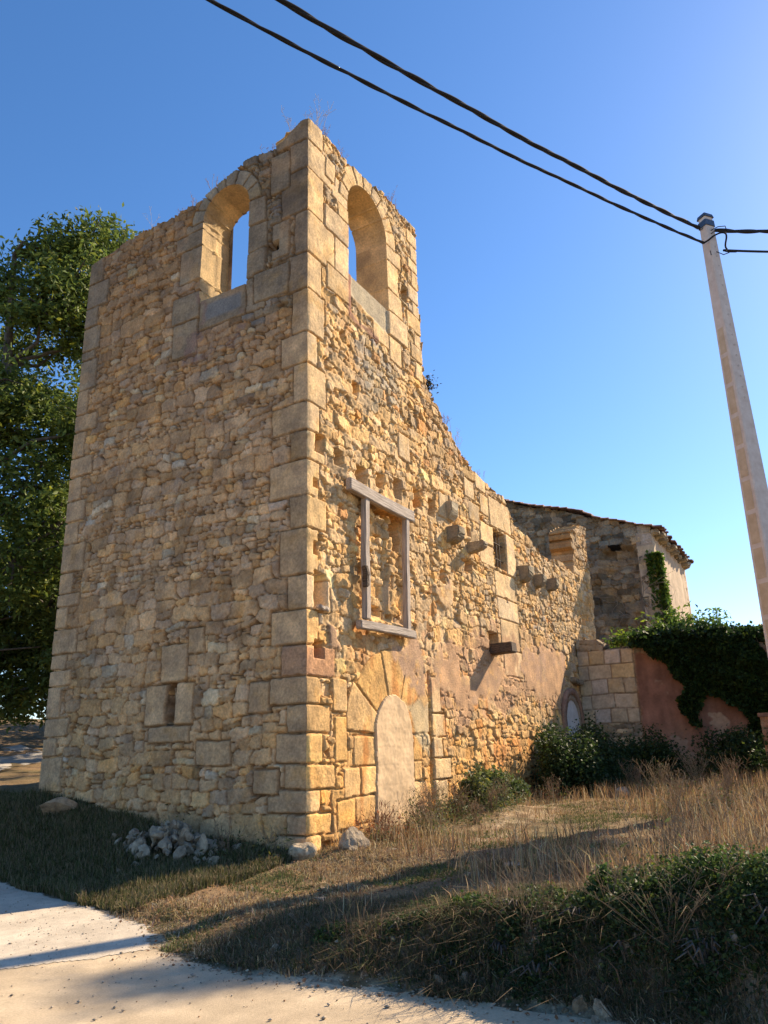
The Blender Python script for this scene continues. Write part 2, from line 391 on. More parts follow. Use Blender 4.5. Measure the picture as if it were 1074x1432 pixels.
def cream(s, z, rg): t_ = rg.normal(0, .04); return np.array([.72, .555, .345])*(1+rg.normal(0, .08))*np.array([1+t_*.6, 1, 1-1.6*t_])
def gold(s, z, rg): t_ = rg.normal(0, .06); return np.array([.74, .49, .22])*(1+rg.normal(0, .1))*np.array([1+t_*.6, 1, 1-1.8*t_])
def pinkc(s, z, rg): return np.array([.62, .37, .22])*(1+rg.normal(0, .05))
def greyq(s, z, rg): return np.array([.32, .255, .19])*(1+rg.normal(0, .1))

T = Wall(-6.0, 15.9+1.4, -.3, 13.9, .02, 11)
def rowh(z): return .235 if z < 3.6 else (.165 if z < 9 else .18)
T.rubble(rowh, (1.0, 2.3), tower_col)
# quoins of the near corner
qz = [-.1, .5, .80, 1.13, 1.49, 1.93, 2.35, 2.77, 3.26, 3.82, 4.39, 5.16, 5.71, 6.34, 6.86, 7.39, 8.14, 8.75, 9.65, 10.41, 11.32, 12.29, 12.95, 13.5]
for i in range(len(qz)-1):
    z0, z1 = qz[i], qz[i+1]; ev = i % 2 == 0
    lL = (.66 if ev else .36)*T.rg.uniform(.85, 1.2); lR = (.38 if ev else .68)*T.rg.uniform(.85, 1.2)
    if z0 > 9.6: lR = (.5 if ev else .85)*T.rg.uniform(.9, 1.1)
    if 4.2 < z0 < 9.6: lR *= .75
    cR = cream if z0 > 3.4 else gold
    if i == 7: cR = pinkc; lL, lR = .5, .8
    cL = (lambda s, z, rg: np.array([.50, .37, .24])*(1+rg.normal(0, .1))) if z0 < 9.2 else greyq
    if i == 7: cL = lambda s, z, rg: np.array([.46, .30, .20])
    a = T.win(-lL-.15, lR+.15, z0-.1, z1+.1)
    T.block(-lL, -.0001, z0, z1, cL, .003, .003); T.block(0, lR, z0, z1, cR, .003, .003)
    b = T.win(-.08, .08, z0+.03, z1-.03)
    T.E[b] = np.maximum(T.E[b], np.minimum(T.Z[b]-z0, z1-T.Z[b]))   # a corner stone is one stone round the arris
# far corner quoins of the west face
lz = [.7, 1.08, 1.7, 2.05, 2.4, 2.99, 3.3, 3.59, 4.07, 4.5, 4.77, 5.2, 5.79, 6.25, 6.69, 7.2, 7.63, 8.2, 8.59, 9.18, 9.9, 10.12, 10.7, 11.18, 11.8, 12.5]
for i in range(len(lz)-1):
    L = (.58 if i % 2 else .36)*T.rg.uniform(.85, 1.15)
    T.block(-6.05, -6.0+L, lz[i], lz[i+1], lambda s, z, rg: np.array([.51, .38, .255])*(1+rg.normal(0, .08)) if z < 9 else np.array([.35, .29, .22])*(1+rg.normal(0, .08)))
# east end of the bell stage
ez = [9.6, 10.05, 10.45, 10.8, 11.25, 11.6, 12.0, 12.45, 12.75, 13.15, 13.5]
for i in range(len(ez)-1):
    L = (.55 if i % 2 else .33)*T.rg.uniform(.9, 1.2)
    T.block(4.48-L, 4.5, ez[i], ez[i+1], cream)
# broad ashlar of the south bell opening
for (a, b, c, d) in [(.62, 1.5, 10.0, 10.55), (.9, 1.5, 10.55, 11.3), (.55, 1.5, 11.3, 11.85), (1.02, 1.5, 11.85, 12.2), (.82, 1.5, 12.2, 12.75), (.6, .95, 12.5, 13.0),
                     (2.9, 3.65, 12.05, 12.5), (2.9, 3.5, 11.3, 12.05), (2.9, 3.62, 10.75, 11.3), (2.9, 3.8, 10.15, 10.75), (3.0, 3.5, 9.55, 10.15), (2.3, 3.0, 9.75, 10.25)]:
    T.block(a, b, c, d, cream)
T.ring(2.2, 12.45, .80, 1.17, 9, cream)
# grey ashlar round the west bell opening
for (a, b, c, d) in [(-1.52, -1.0, 11.5, 12.1), (-1.52, -.95, 10.9, 11.5), (-1.52, -.98, 10.3, 10.9), (-1.42, -.98, 9.55, 10.3), (-1.25, -.42, 9.7, 10.35),
                     (-3.35, -2.52, 11.55, 11.95), (-3.1, -2.52, 11.95, 12.2), (-3.2, -2.52, 10.75, 11.55), (-3.35, -2.52, 9.9, 10.5), (-3.3, -2.62, 9.1, 9.9), (-2.6, -1.43, 9.55, 10.32), (-.85, -.42, 10.5, 11.3), (-.9, -.42, 12.0, 12.9)]:
    T.block(a, b, c, d, lambda s, z, rg: np.array([.35, .295, .225])*(1+rg.normal(0, .14)) if s > -3 or z < 11 else np.array([.42, .34, .28]))
T.ring(-2.02, 12.12, .60, .93, 8, lambda s, z, rg: np.array([.40, .36, .29])*(1+rg.normal(0, .08)))
# stones round the slit
for (a, b, c, d) in [(-2.72, -2.3, 2.15, 2.85), (-3.42, -2.93, 2.15, 2.85), (-3.1, -2.5, 2.86, 3.5), (-3.3, -2.35, 1.85, 2.14), (-2.5, -2.15, 3.3, 3.75),
                     (-2.2, -1.45, 1.5, 1.9), (-1.15, -.7, 2.25, 2.75), (-1.0, -.5, 1.05, 1.42)]:
    T.block(a, b, c, d, lambda s, z, rg: np.array([.50, .37, .24])*(1+rg.normal(0, .1)))
# blocked door: big dressed voussoirs and jambs
T.ring(2.68, 1.90, .68, 1.55, 5, gold, 0.05, math.pi-.05, .2)
for (a, b, c, d) in [(1.32, 2.0, 1.42, 1.9), (1.5, 2.0, .98, 1.42), (1.0, 1.5, .95, 1.42), (1.25, 2.0, .55, .98), (1.2, 2.0, .1, .55), (3.36, 3.75, 1.45, 1.9), (3.36, 3.7, 1.1, 1.45), (3.36, 3.9, .7, 1.1), (3.36, 3.85, .2, .7),
                     (4.22, 4.62, 2.35, 3.05), (4.22, 4.8, 1.9, 2.35), (4.22, 4.62, 1.5, 1.9), (4.22, 4.95, 1.1, 1.5), (4.22, 4.75, .6, 1.1), (4.22, 5.1, .1, .6), (.75, 1.15, 1.5, 2.2), (.8, 1.35, .5, .95), (.7, 1.15, 2.25, 2.8)]:
    T.block(a, b, c, d, gold if b < 3.8 else cream)
# dressed stone round the barred window
for (a, b, c, d) in [(8.02, 9.5, 7.12, 7.95), (7.3, 8.18, 6.55, 7.1), (7.25, 8.18, 6.0, 6.55), (9.02, 9.62, 6.0, 7.1), (8.1, 9.5, 5.3, 5.98), (8.15, 9.6, 4.75, 5.3), (8.2, 9.5, 4.0, 4.75), (8.3, 9.6, 3.35, 4.0),
                     (6.7, 7.35, 6.95, 7.45), (7.4, 8.0, 7.3, 7.85), (6.5, 7.1, 7.5, 8.0), (9.0, 9.6, 7.98, 8.3), (7.2, 7.9, 7.9, 8.4), (5.0, 5.5, 6.6, 7.2), (3.2, 3.7, 7.4, 8.0)]:
    T.block(a, b, c, d, cream)
def fill(s, z):
    f = np.where(s < 0, .04+.30*ss(1.2, 4, z)*ss(9.0, 7.0, z), .26+.12*ss(5, 3, z))
    return f
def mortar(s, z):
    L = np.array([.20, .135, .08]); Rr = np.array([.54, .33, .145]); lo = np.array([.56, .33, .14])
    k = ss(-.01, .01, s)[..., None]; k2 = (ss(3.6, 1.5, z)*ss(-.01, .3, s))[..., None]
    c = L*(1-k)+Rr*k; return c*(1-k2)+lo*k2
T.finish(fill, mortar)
# weathering with shapes of its own: dark lichen on the head of the west face, damp orange streaks low on the south face
k = (ss(8.6, 12.6, T.Z+.7*fbm(T.S, T.Z, 1.1, 4, 91))*(T.S < 0)*.42)[..., None]; T.C = T.C*(1-k)+T.C*np.array([.50, .49, .50])*k
k = (ss(.15, .75, fbm(T.S*1.8, T.Z*.6, .5, 4, 93))*ss(4.8, 2.3, T.Z)*ss(.4, 1.5, T.S)*.75)[..., None]; T.C = T.C*(1-k)+np.array([.56, .235, .07])*k
k = (ss(.35, .8, fbm(T.S, T.Z, .8, 4, 94))*(T.S > 0)*.35)[..., None]; T.C = T.C*(1-k)+T.C*np.array([.62, .60, .62])*k
T.C = T.C*np.where((T.S < 0)[..., None], np.array([1.09, .965, .83]), np.array([1.05, .965, .845]))
k = (ss(.2, .75, fbm(T.S, T.Z, .45, 4, 97))*(T.S < 0)*.45)[..., None]; T.C = T.C*(1-k)+np.array([.55, .335, .18])*k
# plaster left on the south face
SAL = (.50, .32, .20)
def pp(pts): return [tuple(P(x, y, 1, 0)[[0, 2]]) for x, y in pts]
T.patch(pp([(545, 885), (585, 905), (598, 930), (596, 965), (575, 950), (560, 925), (545, 925)]), SAL, seed=1, fade=.85, ragged=.28)
T.patch(pp([(600, 925), (612, 880), (622, 920), (650, 930), (655, 985), (625, 975), (608, 950)]), SAL, seed=2, fade=.85, ragged=.28)
T.patch(pp([(648, 945), (690, 925), (700, 950), (678, 985), (652, 970)]), SAL, seed=3, fade=.85, ragged=.28)
T.patch(pp([(690, 930), (705, 930), (712, 955), (700, 960)]), SAL, seed=4, fade=.85, ragged=.28)
T.patch(pp([(730, 905), (790, 915), (792, 960), (765, 990), (745, 960), (728, 940)]), (.47, .30, .21), seed=5, ragged=.35, fade=.8)
T.patch(pp([(603, 812), (628, 815), (632, 840), (618, 855)]), SAL, seed=6, fade=.85, ragged=.28)
T.patch(pp([(462, 880), (475, 870), (480, 905), (468, 910)]), SAL, seed=7, fade=.85, ragged=.28)
T.patch(pp([(540, 815), (553, 805), (556, 850), (542, 855)]), (.55, .37, .21), seed=8, thick=-.01, fade=.9)
T.patch(pp([(590, 890), (720, 880), (790, 905), (790, 1000), (700, 980), (640, 1010), (600, 960)]), (.56, .34, .19), seed=88, thick=-.004, ragged=.5, flat=.35, fade=.75)
T.patch(pp([(560, 985), (600, 985), (600, 1060), (575, 1000)]), (.62, .47, .27), seed=9, thick=.004, flat=.5)
T.patch([(-2.5, 9.75), (-1.55, 9.75), (-1.55, 10.1), (-2.5, 10.1)], (.27, .25, .23), thick=-.005, ragged=.03, seed=12)
T.patch([(-2.75, 8.75), (-2.6, 10.2), (-2.48, 10.2), (-2.5, 9.5), (-1.5, 9.6), (-1.5, 9.0), (-2.5, 8.9)], (.30, .195, .145), thick=-.01, ragged=.3, fade=.8, flat=.2, seed=13)
T.patch([(2.05, -.2), (3.31, -.2), (3.31, 2.0), (2.9, 2.5), (2.5, 2.5), (2.05, 2.0)], (.5, .4, .3), thick=-.035, ragged=.02, flat=1., seed=17)
T.patch([(1.42, 10.25), (2.98, 10.15), (2.98, 10.8), (1.42, 10.8)], (.50, .42, .29), thick=-.03, ragged=.03, flat=.97, seed=14)
T.patch([(1.38, 9.75), (1.5, 9.75), (1.5, 10.8), (1.38, 10.8)], (.36, .17, .11), thick=.0, ragged=.04, flat=.9, seed=15)
T.patch([(1.45, 9.75), (2.6, 9.7), (2.6, 9.85), (1.45, 9.9)], (.40, .22, .14), thick=.0, ragged=.1, flat=.5, seed=16)
# holes
HOLES = [(446, 621, .28, .36, .4), (474, 640, .3, .32, .35), (505, 662, .36, .3, .35), (530, 672, .3, .28, .25), (556, 683, .34, .4, .4), (583, 697, .36, .42, .4), (604, 709, .32, .42, .38),
         (442, 676, .18, .16, .12), (442, 765, .14, .22, .12), (449, 825, .38, .62, .5), (447, 908, .28, .28, .4), (478, 709, .16, .1, .12), (554, 733, .3, .5, .4), (572, 795, .14, .16, .2), (620, 806, .26, .3, .16),
         (646, 822, .16, .18, .3), (668, 829, .11, .15, .25), (689, 836, .11, .15, .25), (709, 840, .1, .12, .2), (750, 852, .15, .16, .2), (566, 412, .3, .42, .35), (497, 543, .2, .3, .3), (478, 468, .14, .2, .25), (655, 792, .5, .3, .3),
         (690, 893, .62, .3, .45), (693, 812, .1, .05, .1), (531, 855, .35, .16, .1), (548, 800, .14, .3, .15), (655, 745, .3, .22, .25), (590, 678, .12, .5, .12)]
for x, y, w_, h_, d_ in HOLES:
    q = P(x, y, 1, 0); T.hole(q[0], q[2], w_, h_, d_)
for hx, hz, hw, hh in ((2.55, 6.08, .4, .14, ), (3.12, 5.72, .24, .62), (2.2, 5.2, .2, .07), (2.6, 4.9, .08, .3), (2.95, 4.75, .1, .24), (2.3, 4.15, .3, .05), (2.75, 4.05, .25, .08), (2.45, 5.55, .25, .06)): T.hole(hx, hz, hw, hh, .22)
T.hole(8.6, 6.57, .80, .98, .5, (.03, .022, .018))  # window recess: near-black colour stands in for the unlit interior
T.hole(4.13, 1.85, .12, 2.6, .16); T.hole(4.5, 5.3, .1, 2.2, .05)
T.hole(-2.83, 2.5, .17, .74, .55, (.06, .05, .04))  # slit: shade of the interior put into the colour of its back
for x, y, w_, h_, d_ in [(381, 345, .3, .22, .22), (218, 884, .28, .05, .06), (143, 613, .12, .12, .12), (300, 683, .1, .1, .1), (82, 1033, .25, .04, .05), (237, 1015, .25, .03, .04), (186, 425, .1, .1, .1), (350, 562, .1, .16, .1), (395, 425, .25, .06, .1)]:
    q = P(x, y, 0, 0); T.hole(-q[1], q[2], w_, h_, d_)
fm = ss(1.84, 1.92, T.S)*ss(3.42, 3.34, T.S)*ss(3.9, 3.98, T.Z)*ss(6.2, 6.12, T.Z); T.H -= .11*fm      # the blocked opening lies back inside its frame
# the corner: pinch the height field so that both faces meet cleanly, with small chips
chip = .008+.016*np.clip(fbm(T.Z*0+1.3, T.Z, .35, 4, 31), -.3, 1)+.02*np.exp(-np.abs((T.Z[..., None]-np.array(qz)).min(-1)*0+np.min(np.abs(T.Z[..., None]-np.array(qz)), -1))/.02)
kk = np.exp(-(np.abs(T.S)/.05)**2); T.H = T.H*(1-kk)-chip*kk*1.1
top_px = [(430, 166), (455, 190), (470, 207), (487, 227), (500, 241), (520, 261), (540, 275), (560, 300), (578, 318), (583, 325)]
TOPR = [tuple(P(x, y, 1, 0)[[0, 2]]) for x, y in top_px]
TOPR[-1] = (4.47, TOPR[-1][1]-.15)
TOPN = [tuple(P(x, y, 1, 0)[[0, 2]]) for x, y in [(592, 528), (600, 546), (610, 568), (618, 590), (628, 600), (640, 628), (655, 650), (675, 672), (690, 685), (703, 694), (710, 712), (718, 733), (737, 752), (756, 775), (772, 783), (787, 785), (800, 800)]]
def zp(s): return TOPN[-1][1]
TOPL = [(-P(x, y, 0, 0)[1], P(x, y, 0, 0)[2]) for x, y in [(420, 171), (395, 199), (375, 214), (355, 221), (330, 239), (310, 254), (280, 279), (250, 297), (220, 314), (200, 324), (160, 349), (127, 372)]]
pier0, pier1 = P(800, 750, 1, 0)[0], 17.2
allp = TOPL+[(0, 13.42)]+TOPR[1:]+[(4.481, TOPN[0][1]+.1)]+TOPN+[(pier0, TOPN[-1][1]), (pier0+.001, 8.75), (pier0+1, 9.2), (17.3, 9.25)]
topf = interp(allp)
def openT(s, z):
    r = (np.abs(s-2.2) < .8) & (z > 10.75) & ((z < 12.45) | (np.hypot(s-2.2, z-12.45) < .8))
    l = (np.abs(s+2.02) < .6) & (z > 10.22) & ((z < 12.12) | (np.hypot(s+2.02, z-12.12) < .6))
    return r | l
def openT_near(s, z):
    return ((np.abs(s-2.2) < .9) & (z > 10.6) & (z < 13.35)) | ((np.abs(s+2.02) < .68) & (z > 10.0) & (z < 12.8))
def snapT(S, Z, H, res):
    for c, cz, r in ((2.2, 12.45, .8), (-2.02, 12.12, .6)):
        d = np.hypot(S-c, Z-cz); m = (Z > cz) & (np.abs(d-r) < res*.95)
        S = np.where(m, c+(S-c)/d*r, S); Z = np.where(m, cz+(Z-cz)/d*r, Z); near = np.abs(d-r) < .05; H = np.where(near & (Z > cz), H*.3, H)
    return S, Z, H
def frameT(S):
    O = np.zeros(S.shape+(3,)); N = np.zeros(S.shape+(3,))
    O[..., 1] = np.where(S < 0, -S, 0); O[..., 0] = np.where(S > 0, S, 0)
    N[..., 0] = np.where(S <= 1e-6, -1, 0); N[..., 1] = np.where(S >= -1e-6, -1, 0)
    return O, N, 0.
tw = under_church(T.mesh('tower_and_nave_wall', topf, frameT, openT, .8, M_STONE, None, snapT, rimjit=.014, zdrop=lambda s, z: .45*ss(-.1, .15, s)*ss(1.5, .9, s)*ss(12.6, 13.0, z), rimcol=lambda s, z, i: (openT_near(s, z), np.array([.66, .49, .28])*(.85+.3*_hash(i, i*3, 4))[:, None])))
del T

def box_mesh(name, size, mat, parent, loc, rot=(0, 0, 0), jit=.01, bev=.008, seg=4, seed=0):
    """dressed piece with worn arrises: a subdivided box, rounded and slightly uneven"""
    import bmesh
    bm = bmesh.new(); bmesh.ops.create_cube(bm, size=1)
    for v in bm.verts: v.co = Vector((v.co.x*size[0], v.co.y*size[1], v.co.z*size[2]))
    L = max(size)
    bmesh.ops.bevel(bm, geom=bm.edges[:], offset=min(bev, min(size)*.3), segments=2, affect='EDGES')
    ax = size.index(L)
    for k in range(1, seg*2):
        co = Vector((0, 0, 0)); no = Vector((0, 0, 0)); co[ax] = -L/2+L*k/(seg*2); no[ax] = 1
        bmesh.ops.bisect_plane(bm, geom=bm.verts[:]+bm.edges[:]+bm.faces[:], plane_co=co, plane_no=no)
    r = np.random.default_rng(seed+int(L*1000)); ph = r.uniform(0, 9, 6)
    for v in bm.verts:
        t = v.co[ax]/L*5
        for a in range(3):
            if a != ax: v.co[a] += jit*(math.sin(t+ph[a])+.5*math.sin(2.7*t+ph[a+3]))+r.normal(0, jit*.12)
    me = bpy.data.meshes.new(name); bm.to_mesh(me); bm.free(); me.materials.append(mat)
    o = bpy.data.objects.new(name, me); o.location = loc; o.rotation_euler = rot
    return link(o, parent)

# blocked doorway, one sheet of pale render
D = Wall(1.98, 3.38, -.1, 2.6, .02, 23)
D.finish(lambda s, z: s*0+1, lambda s, z: np.array([.56, .47, .36])+0*s[..., None], rough=.5)
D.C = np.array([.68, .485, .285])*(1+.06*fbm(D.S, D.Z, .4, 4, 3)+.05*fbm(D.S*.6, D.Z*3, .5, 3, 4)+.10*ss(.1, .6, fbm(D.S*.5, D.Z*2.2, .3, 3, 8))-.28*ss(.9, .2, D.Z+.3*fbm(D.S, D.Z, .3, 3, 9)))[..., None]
D.H = .007*fbm(D.S, D.Z, .25, 4, 5)+.003*fbm(D.S, D.Z, .06, 2, 5)+.010*fbm(D.S, D.Z, .9, 2, 6)-.003*np.exp(-((np.mod(D.Z+.03*fbm(D.S, D.Z, .5, 2, 9), .31)-.15)/.012)**2)
D.ID[:] = 0; D.cs, D.cz = [0.], [0.]
def inD(s, z):
    w_ = .66+.022*fbm(z, z*0+s*.3, .2, 3, 8); return ~((np.abs(s-2.68) < w_) & ((z < 1.92) | (np.hypot((s-2.68), (z-1.92)) < w_)))
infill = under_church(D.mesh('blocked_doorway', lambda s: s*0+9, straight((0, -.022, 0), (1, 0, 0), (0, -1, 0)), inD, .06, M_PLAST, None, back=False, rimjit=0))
infill['label'] = 'doorway walled up and rendered in smooth pale plaster'

# timber frame on the south face
tf = under_church(empty('timber_frame', (0, 0, 0)))
q1, q2 = P(487, 680, 1, -.12), P(578, 726, 1, -.12)
def beam(name, a, b, wd, th, mat, parent, seed=0, jit=.012):
    a, b = Vector(a), Vector(b); d = b-a
    o = box_mesh(name, (d.length, th, wd), mat, parent, (a+b)/2, (0, -math.atan2(d.z, d.x), 0) if abs(d.y) < .01 else d.to_track_quat('X', 'Z').to_euler(), jit, .015, 6, seed)
    return o
beam('lintel', (q1[0], -.12, q1[2]+.05), (q2[0]-.05, -.12, q2[2]+.02), .23, .12, M_WOOD, tf, 1, .006)
a, b = P(511, 693, 1, -.1), P(511, 862, 1, -.1); xs = (a[0]+b[0])/2
beam('post', (a[0], -.1, a[2]), (b[0]+.02, -.1, b[2]-.05), .155, .11, M_WOOD, tf, 2, .006)
a, b = P(567, 722, 1, -.1), P(569, 880, 1, -.1)
beam('post', (a[0], -.1, a[2]), (b[0], -.1, b[2]-.04), .14, .11, M_WOOD, tf, 3, .006)
a, b = P(502, 872, 1, -.12), P(579, 888, 1, -.12)
beam('sill', (a[0], -.12, a[2]), (b[0], -.12, b[2]), .15, .13, M_WOOD, tf, 4, .006)
q = P(512, 795, 1, -.22); beam('broken_bracket', (q[0], -.2, q[2]+.05), (q[0]+.03, -.2, q[2]-.32), .1, .1, M_DARKWOOD, tf, 5)
q = P(449, 851, 1, 0); o = beam('hole_lintel', (q[0]-.13, -.03, q[2]+.02), (q[0]+.17, -.03, q[2]-.01), .07, .1, M_WOOD, None, 6); under_church(o)

# stub of a joist, with its shadow
q = P(688, 905, 1, 0)
import bmesh
def joist(name, x, z, L, w_, h_, mat, seed, dy=.0):
    o = box_mesh(name, (w_, L, h_), mat, None, (x, -L/2+.3, z), (R(-2), 0, 0), .012, .02, 3, seed); return under_church(o)
joist('joist_stub', q[0]+.02, q[2]-.05, .85, .36, .24, M_DARKWOOD, 3)
# stone corbels
def corbel(name, x, z, L, w_, h_, seed, dark=1.):
    bm = bmesh.new(); r = np.random.default_rng(seed)
    pr = [(0.3, h_/2), (-L, h_/2), (-L, h_*.02), (-L*.82, -h_*.22), (-L*.5, -h_*.42), (-.0, -h_/2), (.3, -h_/2)]
    vs = []
    for sx in (-1, 1): vs.append([bm.verts.new((sx*w_/2+r.normal(0, .008), y+r.normal(0, .01), zz+r.normal(0, .01))) for y, zz in pr])
    n = len(pr); bm.faces.new(vs[0]); bm.faces.new(vs[1][::-1])
    for i in range(n): bm.faces.new((vs[0][i], vs[1][i], vs[1][(i+1) % n], vs[0][(i+1) % n]))
    bmesh.ops.recalc_face_normals(bm, faces=bm.faces[:])
    bmesh.ops.bevel(bm, geom=bm.edges[:], offset=.025, segments=2, affect='EDGES')
    bmesh.ops.subdivide_edges(bm, edges=bm.edges[:], cuts=1, use_grid_fill=True)
    for v in bm.verts: v.co += Vector(r.normal(0, .006, 3))
    me = bpy.data.meshes.new(name); bm.to_mesh(me); bm.free()
    a = me.color_attributes.new('Col', 'FLOAT_COLOR', 'POINT'); c = np.tile([.50*dark, .42*dark, .30*dark, 1], (len(me.vertices), 1)); a.data.foreach_set('color', c.ravel().astype(np.float32))
    me.materials.append(M_STONE); o = bpy.data.objects.new(name, me); o.location = (x, 0, z); link(o); return under_church(o)
for x, y, L, w_, h_, d_ in [(638, 748, .30, .36, .36, .6), (668, 765, .44, .26, .26, .75), (736, 803, .3, .40, .42, .6), (756, 813, .3, .3, .36, .6), (774, 818, .3, .3, .36, .55), (632, 715, .15, .4, .4, .9)]:
    q = P(x, y, 1, -L*.5); corbel('corbel', q[0], q[2], L, w_, h_, int(x), d_)

# window grille
gr = under_church(empty('window_grille', (0, 0, 0)))
for k in range(3):
    x = 8.36+k*.21
    box_mesh('upright_bar', (.022, .022, 1.0), M_IRON, gr, (x, .10, 6.57), (0, 0, 0), .001, .004, 2)
for k in range(2):
    box_mesh('cross_bar', (.82, .03, .018), M_IRON, gr, (8.6, .095, 6.33+k*.42), (0, 0, 0), .002, .004, 2)

# the walls that close the tower behind (seen only as thickness and from the side)
def plain_wall(name, s0, s1, z0, z1, origin, u, n, thick, top, seed, colf=tower_col, res=.05):
    Wl = Wall(s0, s1, z0, z1, res, seed); Wl.rubble(lambda z: .2, (1.1, 2.4), lambda s, z, rg: colf(-1-abs(s) if colf is tower_col else s, z, rg))
    Wl.finish(lambda s, z: s*0+.4, lambda s, z: np.array([.34, .25, .15])+0*s[..., None])
    return under_church(Wl.mesh(name, top, straight(origin, u, n), lambda s, z: np.zeros(s.shape, bool), thick, M_STONE, None))
plain_wall('north_wall', 0, 4.4, -.3, 10.2, (0.05, 5.99, 0), (1, 0, 0), (0, 1, 0), .75, interp([(0, 10.0), (4.4, 9.4)]), 41)
plain_wall('east_wall', 0, 5.2, -.3, 10.0, (4.45, .78, 0), (0, 1, 0), (1, 0, 0), .7, interp([(0, 9.7), (5.2, 9.0)]), 42)

# ------------------------------------------------------------------ chancel
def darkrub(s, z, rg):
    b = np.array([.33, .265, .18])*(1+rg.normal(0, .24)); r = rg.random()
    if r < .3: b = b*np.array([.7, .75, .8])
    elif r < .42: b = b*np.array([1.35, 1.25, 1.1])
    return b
XC, YC = 20.0, -1.8
Cw = Wall(0, 7.4, 1.0, 12.9, .03, 55)      # s runs from the south corner (y=-2.4) to the north
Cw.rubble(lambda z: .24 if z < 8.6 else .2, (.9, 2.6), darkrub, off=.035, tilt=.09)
for i in range(22):
    L = (.55 if i % 2 else .32)*Cw.rg.uniform(.9, 1.2); Cw.block(-.05, L, 1+i*.4, 1.4+i*.4, jitter_col((.50, .42, .31)))
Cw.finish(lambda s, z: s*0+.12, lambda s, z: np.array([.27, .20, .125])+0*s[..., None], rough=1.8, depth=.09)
Cw.H += .16*fbm(Cw.S, Cw.Z, .7, 4, 5)*ss(.5, 1., Cw.S)
Cw.H -= .38*ss(.55, .8, Cw.S+.1*fbm(Cw.S, Cw.Z, .6, 3, 4))*ss(2.1, 1.8, Cw.S)*ss(9.1, 8.8, Cw.Z)
ctop = interp([(0, 9.62), (7.4, 12.35)])
under_church(Cw.mesh('chancel_west_wall', ctop, straight((XC, YC, 0), (0, 1, 0), (-1, 0, 0)), lambda s, z: np.zeros(s.shape, bool), .7, M_STONE, None, rimjit=.03))
Cs = Wall(0, 7.3, 1.0, 9.8, .04, 57)
Cs.rubble(lambda z: .25, (1., 2.2), jitter_col((.50, .42, .32)), off=.01)
Cs.finish(lambda s, z: s*0+.8, lambda s, z: np.array([.52, .42, .31])+0*s[..., None], rough=.7)
Cs.patch([(.3, 1), (.35, 9.6), (7.5, 9.6), (7.5, 1)], (.56, .43, .30), thick=.01, ragged=.1, flat=.8, seed=3)
under_church(Cs.mesh('chancel_south_wall', lambda s: 9.4+0*s, straight((XC+.01, YC-.01, 0), (1, 0, 0), (0, -1, 0)), lambda s, z: np.zeros(s.shape, bool), .6, M_PLAST, None))
plain_wall('chancel_east_wall', 0, 7.4, 1.0, 12.5, (XC+7.3, YC, 0), (0, 1, 0), (1, 0, 0), .6, interp([(0, 9.5), (7.4, 12.2)]), 58, darkrub, .08)
# roof: rows of curved tiles laid down the slope
def tiles(name, x0, x1, ylo, zlo, yhi, zhi, parent):
    sl = math.hypot(yhi-ylo, zhi-zlo); nx_, ns = int((x1-x0)/.22), int(sl/.34); res = 8
    u = np.linspace(0, nx_*2*math.pi, nx_*res+1); v = []
    for k in range(ns): v += [k*.34, k*.34+.335]
    U, Vv = np.meshgrid(u, np.array(v)); lift = (Vv-np.floor(Vv/.34+1e-6)*.34)*-.12
    h = .05*np.abs(np.sin(U/2))+lift+.03*(_hash(np.floor(U/2/math.pi+.01), np.floor(Vv/.34+.01), 3)-.5)+.12*fbm(U/30, Vv/2, .6, 3, 9)
    t = Vv/sl; X = x0+(x1-x0)*U/u[-1]; Yy = ylo+(yhi-ylo)*t; Zz = zlo+(zhi-zlo)*t+h+.05
    top = np.stack([X+.16*fbm(U*0+1, np.floor(Vv/.34+.01), 2.2, 2, 6)*np.exp(-U/6), Yy+.22*(_hash(np.floor(U/2/math.pi+.01), U*0, 5)-.4)*np.exp(-Vv/.25), Zz], -1); bot = top.copy(); bot[..., 2] -= .035
    ny, nx = U.shape; vid = np.arange(ny*nx).reshape(ny, nx); n = ny*nx
    q = np.stack([vid[:-1, :-1], vid[:-1, 1:], vid[1:, 1:], vid[1:, :-1]], -1).reshape(-1, 4)
    qs = [q, (q+n)[:, ::-1]]
    def side(a): return np.stack([a[:-1], a[1:], a[1:]+n, a[:-1]+n], -1)
    for e in (vid[0, :], vid[-1, :], vid[:, 0], vid[:, -1]): qs.append(side(e))
    return np_mesh(name, np.concatenate([top.reshape(-1, 3), bot.reshape(-1, 3)]), np.concatenate(qs), None, None, False, M_TILE, parent)
rf = tiles('tiled_roof', XC-.2, XC+7.6, YC-.42, 9.50, YC+7.4, 12.42, None); under_church(rf)
for k, x in enumerate([20.15, 20.8, 21.5, 22.3, 23.1, 24.0, 24.8, 25.7, 26.6, 27.1]):
    o = box_mesh('cornice_stone', (.42+.2*((k*7) % 3-1)*.5, .44+.1*((k*5) % 3-1), .2+.05*((k*3) % 3)), M_ROCK, None, (x, YC-.13, 9.42), (0, R(rng.normal(0, 2)), R(rng.normal(0, 4))), .035, .05, 3, k)
    a = o.data.color_attributes.new('Col', 'FLOAT_COLOR', 'POINT'); a.data.foreach_set('color', np.tile([.42, .36, .27, 1], len(o.data.vertices)).astype(np.float32)); under_church(o)

